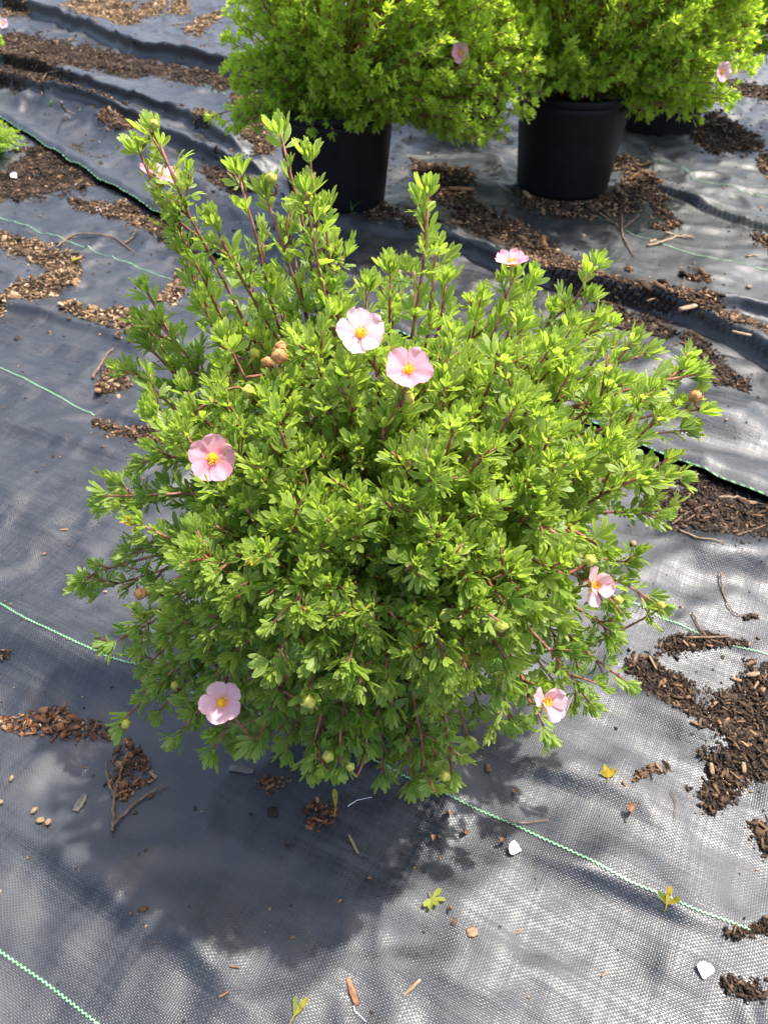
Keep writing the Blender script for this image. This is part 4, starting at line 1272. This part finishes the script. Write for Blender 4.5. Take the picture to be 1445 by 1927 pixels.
# curled brown leaves
def curled(L, w, turns, seed):
    r = random.Random(seed); n, mcols = 10, 4
    V, U = [], []
    for i in range(n):
        s = i / (n - 1); a = turns * s; rr = L / turns
        hw = w * .5 * math.sin(math.pi * min(.97, .08 + s * .9)) ** .7
        for j in range(mcols):
            u = j / (mcols - 1) * 2 - 1
            V.append((rr * math.sin(a), hw * u, rr * (1 - math.cos(a)) + abs(u) * w * .12 + r.uniform(-.0003, .0003)))
    return mesh_np('curled_leaf', V, grid_faces(mcols, n), M['brown_leaf'])
for px, py, L, w, tn, yaw, lab in [(965, 1487, .012, .005, 1.8, 1.6, 'small curled brown leaf standing alone right of the lowest shoot'), (1185, 1524, .016, .009, 4.2, .4, 'snail-like curled tan leaf below the yellow crumpled leaf'),
                                   (812, 1580, .012, .006, 2.6, 1.2, 'curled brown leaf with a hooked end near the guide line'), (826, 1572, .010, .004, 2.2, -.6, 'thin brown leaf hook beside another curled leaf'),
                                   (945, 1582, .011, .006, 3.0, .1, 'crumpled brown leaf just left of the pale pink petal'), (848, 1528, .014, .006, 2.0, 2.1, 'brown curled leaf under the lowest shoot tip'),
                                   (882, 1565, .014, .005, 1.8, 2.4, 'dark brown shrivelled leaf at the start of the guide line'), (842, 1712, .008, .005, 2.4, .7, 'small folded brown leaf beside the spread yellow-green leaf'),
                                   (636, 1697, .009, .005, 2.2, 1.3, 'small brown husk in the middle of bare fabric'), (697, 1652, .007, .005, 2.0, .3, 'small reddish brown husk below the shrub'), (1445, 1740, .013, .009, 2.4, 1.0, 'orange-brown curled leaf at the end of the guide line')]:
    lay('curled_leaf', curled(L, w, tn, int(px)), px, py, lab, 'leaf', yaw)
# chips and splinters
def chip(L, w, t, seed, mat):
    r = random.Random(seed); n = 7; V = []
    for i in range(n):
        s = i / (n - 1); hw = w * .5 * (.55 + .45 * math.sin(math.pi * (.12 + .76 * s))) * r.uniform(.85, 1.12)
        z = r.uniform(-.0003, .0003)
        x = (s - .5) * L
        V += [(x + r.uniform(-1, 1) * L * .02, -hw, z), (x, -hw * .7, z + t), (x, hw * .65, z + t * r.uniform(.8, 1.15)), (x + r.uniform(-1, 1) * L * .02, hw, z)]
    F = []
    for i in range(n - 1):
        b = i * 4
        for j in range(4):
            j2 = (j + 1) % 4
            F += [(b + j, b + j2, b + 4 + j2), (b + j, b + 4 + j2, b + 4 + j)]
    e = (n - 1) * 4
    F += [(0, 2, 1), (0, 3, 2), (e, e + 1, e + 2), (e, e + 2, e + 3)]
    return mesh_np('wood_chip', V, F, mat, None, None, False)
for px, py, L, w, t, mat, yaw, lab in [
        (774, 1860, .019, .0035, .002, 'pale_wood', 1.2, 'straight pale wood splinter on sunlit fabric'), (663, 1867, .021, .006, .002, 'brown_leaf', .5, 'reddish brown wood sliver left of the pale splinter'),
        (665, 1590, .019, .0026, .0015, 'pale_wood', .35, 'thin pale splinter below the round litter tuft'), (977, 1754, .007, .002, .001, 'seed', -.6, 'short pale straw bit right of the tan flake'),
        (888, 1755, .009, .008, .0012, 'seed', .3, 'flat tan bark flake on open fabric'), (455, 1449, .024, .008, .004, 'grey_wood', -.35, 'weathered grey wood piece under the edge of the shrub'),
        (152, 1512, .018, .010, .003, 'grey_wood', .7, 'grey bark flake near three tan seeds'), (1290, 592, .036, .012, .007, 'pale_wood', .3, 'thick pale wood chunk on the dark fabric fold'),
        (1225, 464, .020, .008, .004, 'pale_wood', .2, 'cut pale end piece beside the forked stick'), (868, 362, .060, .014, .006, 'brown_leaf', .05, 'long brown wood sliver in the shade between the pots'),
        (1022, 455, .030, .012, .005, 'brown_leaf', -.5, 'orange-brown wood chip in mulch behind the edge-on flower'), (1390, 640, .030, .006, .004, 'pale_wood', -.05, 'pale sliver on the dark soil under the fold'),
        (442, 1820, .008, .0018, .001, 'brown_leaf', 1.3, 'tiny brown splinter on the dappled fabric'), (422, 1872, .009, .0018, .001, 'brown_leaf', 1.9, 'tiny dark splinter on a fabric crease'), (1137, 1833, .008, .0018, .001, 'pale_wood', -.7, 'tiny bent straw on the shaded fabric'),
        (122, 998, .010, .003, .0015, 'seed', 1.1, 'small tan splinter left of the shrub'), (84, 1043, .006, .004, .001, 'brown_leaf', .2, 'small orange bark bit left of the shrub'), (1225, 1253, .018, .0025, .002, 'pale_wood', .05, 'pale straw lying on the drifted dark mulch'), (1325, 1205, .05, .003, .002, 'twig', -.1, 'dark sliver on top of the drifted mulch'),
        (1395, 1450, .010, .005, .002, 'pale_wood', 1.4, 'square tan chip on the dark mulch'), (1335, 1452, .011, .005, .002, 'seed', 1.8, 'tan oval chip at the edge of the dark mulch'), (1412, 1275, .014, .006, .003, 'pale_wood', .9, 'tan chip standing on the dark mulch bed')]:
    lay('wood_chip', chip(L, w, t * .55, int(px + py), M[mat]), px, py, lab, 'wood chip', yaw, off=.0012 if px < 1200 or py > 1500 else .006)
def seed_mesh(L, w, sd):
    r = random.Random(sd); V = []; prof = [(0, -.5), (.6, -.42), (.95, -.2), (1, .05), (.8, .3), (.4, .46), (0.02, .5)]; n = 9
    for q, x in prof:
        for j in range(n):
            a = j * 2 * math.pi / n; k = 1 + r.uniform(-.07, .07)
            V.append((x * L, q * w * .5 * math.cos(a) * k, q * w * .38 * math.sin(a) * k))
    F = []
    for i in range(len(prof) - 1):
        for j in range(n):
            a, b = i * n + j, i * n + (j + 1) % n; F += [(a, b, b + n), (a, b + n, a + n)]
    return mesh_np('seed', V, F, M['seed'])
for k, (px, py, L, w, yaw, lab) in enumerate([(67, 1527, .008, .005, 1.2, 'tan seed standing apart above the pair of seeds'), (78, 1546, .008, .0065, .1, 'wider tan seed of the touching pair'), (93, 1549, .0075, .0055, 1.5, 'narrower tan seed of the touching pair'),
                                       (24, 1467, .006, .004, .6, 'small tan seed between the litter streak and the seeds'), (2, 1512, .007, .005, .3, 'small tan seed near the grey bark flake and litter'), (545, 1400, .006, .004, 1, 'brown seed under the shrub edge'),
                                       (1405, 548, .012, .010, .4, 'yellow tan seed by the green guide line behind'), (320, 540, .012, .009, .5, 'tan pebble-like seed in the brown chips behind the shrub'), (1265, 890, .012, .008, 1.4, 'orange seed on the mulch bed before the hem'), (1190, 1025, .010, .008, .7, 'tan seed at the edge of the mulch bed')]):
    lay('seed', seed_mesh(L, w, k), px, py, lab, 'seed', yaw, off=.003)
# twigs
def twig(strands, rad, label, mat='twig', off=.003):
    parts = []
    for st in strands:
        Q = np.array([ground_pt(a, b, off + (c if len(q_) > 2 else 0)) for q_ in st for a, b, c in [(q_[0], q_[1], q_[2] if len(q_) > 2 else 0)]])
        s = np.linspace(0, len(Q) - 1, len(Q) * 4)
        P = np.stack([np.interp(s, np.arange(len(Q)), Q[:, i]) for i in range(3)], 1)
        P[1:-1] = (P[:-2] + 2 * P[1:-1] + P[2:]) / 4
        P[1:-1] += np.array([[RF.uniform(-1, 1) * rad * .5 for _ in range(3)] for _ in range(len(P) - 2)])
        parts.append(tube(P, np.linspace(rad, rad * .45, len(P)), 6))
    V, F = join_np(parts)
    o = link('twig', mesh_np('twig', V, F, M[mat]))
    return tag(o, label, 'twig')
twig([[(213, 1566), (215, 1520), (222, 1480), (235, 1435), (243, 1415)], [(218, 1555, .002), (232, 1538), (262, 1508), (290, 1490), (318, 1480)], [(214, 1500), (205, 1470), (200, 1435)]], .0016, 'forked brown twig rising from the litter patch')
twig([[(1354, 1080), (1356, 1110), (1366, 1140), (1382, 1158), (1402, 1162)]], .0013, 'lone bent dark root on the fabric right of the shrub')
twig([[(960, 1549), (990, 1551), (1030, 1545)]], .0008, 'short thin twig crossing the green guide line')
twig([[(1120, 405), (1150, 425), (1168, 440), (1200, 412)], [(1166, 415, .004), (1168, 450), (1190, 490)]], .0028, 'forked dark twig on the fabric before the rimmed pot')
twig([[(1215, 470), (1245, 462), (1275, 452), (1305, 456)], [(1248, 448, .003), (1275, 453), (1300, 450)]], .0034, 'pale forked stick lying beside the guide line', 'pale_wood')
twig([[(108, 468), (130, 450), (150, 442), (190, 444), (215, 448), (245, 470), (252, 478)], [(232, 462), (250, 450), (258, 435)]], .0022, 'long arched brown twig crossing the guide line')
twig([[(176, 715), (190, 690), (205, 665), (215, 658)]], .0026, 'short tan twig leaning on the brown crumbs')
twig([[(292, 800), (300, 785)]], .0014, 'tiny twig on the crumb streak')
twig([[(82, 185), (80, 160), (90, 142), (110, 140)]], .0022, 'thin arched root on the soil between the folds')
twig([[(45, 85), (60, 92), (74, 103)]], .0022, 'pale straw on the soil under the highest fold', 'pale_wood')
twig([[(118, 200), (124, 215), (145, 222)]], .004, 'pale stub of wood on the folded fabric', 'grey_wood')
twig([[(1262, 990), (1290, 968), (1320, 955), (1355, 950)], [(1285, 985), (1310, 970), (1322, 955)]], .0013, 'pale branching root on the mulch bed')
twig([[(1275, 1000), (1310, 1015), (1360, 1022)]], .0017, 'curved tan root along the edge of the mulch bed', 'pale_wood')
twig([[(1350, 940), (1385, 938), (1410, 946), (1450, 955)]], .002, 'straight pale root across the mulch bed', 'pale_wood')
twig([[(1210, 915), (1222, 935), (1238, 955)]], .001, 'thin dark root beside the right-hand shoots')
twig([[(1385, 1010), (1420, 998), (1450, 985)]], .0014, 'thin pale root at the far end of the mulch bed')
twig([[(1300, 1155), (1312, 1180), (1330, 1205), (1360, 1215)]], .0014, 'brown twig stuck in the tip of the drifted mulch')
twig([[(1215, 575), (1250, 565), (1280, 555), (1284, 530)]], .0016, 'thin bent root above the dark fabric fold')
twig([[(1260, 1490), (1270, 1510), (1268, 1545)]], .0007, 'hair-thin dark root on the sunlit fabric')
twig([[(1400, 490), (1425, 488)]], .002, 'pale straw bit near the far guide line', 'pale_wood')
twig([[(325, 52), (345, 50), (358, 45)]], .0026, 'thin twig on the far fabric beside tan chips')
twig([[(655, 1520), (672, 1508), (700, 1503)]], .0005, 'fine white fibre on the fabric under the shrub', 'white_fibre')
twig([[(666, 1895), (668, 1905), (690, 1925)]], .0005, 'fine white fibre curling on the sunlit fabric', 'white_fibre')

# grass tufts
def tuft(px, py, n, hgt, label, seed):
    r = random.Random(seed); p = ground_pt(px, py, 0)
    e = empty('grass_tuft', p); tag(e, label, 'grass')
    for k in range(n):
        a = r.uniform(0, 6.28); ln_ = r.uniform(.2, .7); h_ = hgt * r.uniform(.6, 1.1)
        V = []
        for i in range(5):
            s = i / 4; w = .0016 * (1 - s * .9)
            c = np.array([math.cos(a) * h_ * ln_ * s * s, math.sin(a) * h_ * ln_ * s * s, h_ * s * (1 - .25 * s)])
            q = np.array([-math.sin(a), math.cos(a), 0]) * w
            V += [c - q, c + q + np.array([0, 0, .0003])]
        link('blade', mesh_np('blade', V, grid_faces(2, 5), M['grass']), e)
tuft(662, 408, 7, .045, 'small green grass tuft at the foot of a pot', 1)
tuft(425, 325, 6, .05, 'thin grass weed in the soil gap behind the tall shoots', 2)
tuft(98, 206, 9, .025, 'tiny green weed beside the loose fabric fold', 3)
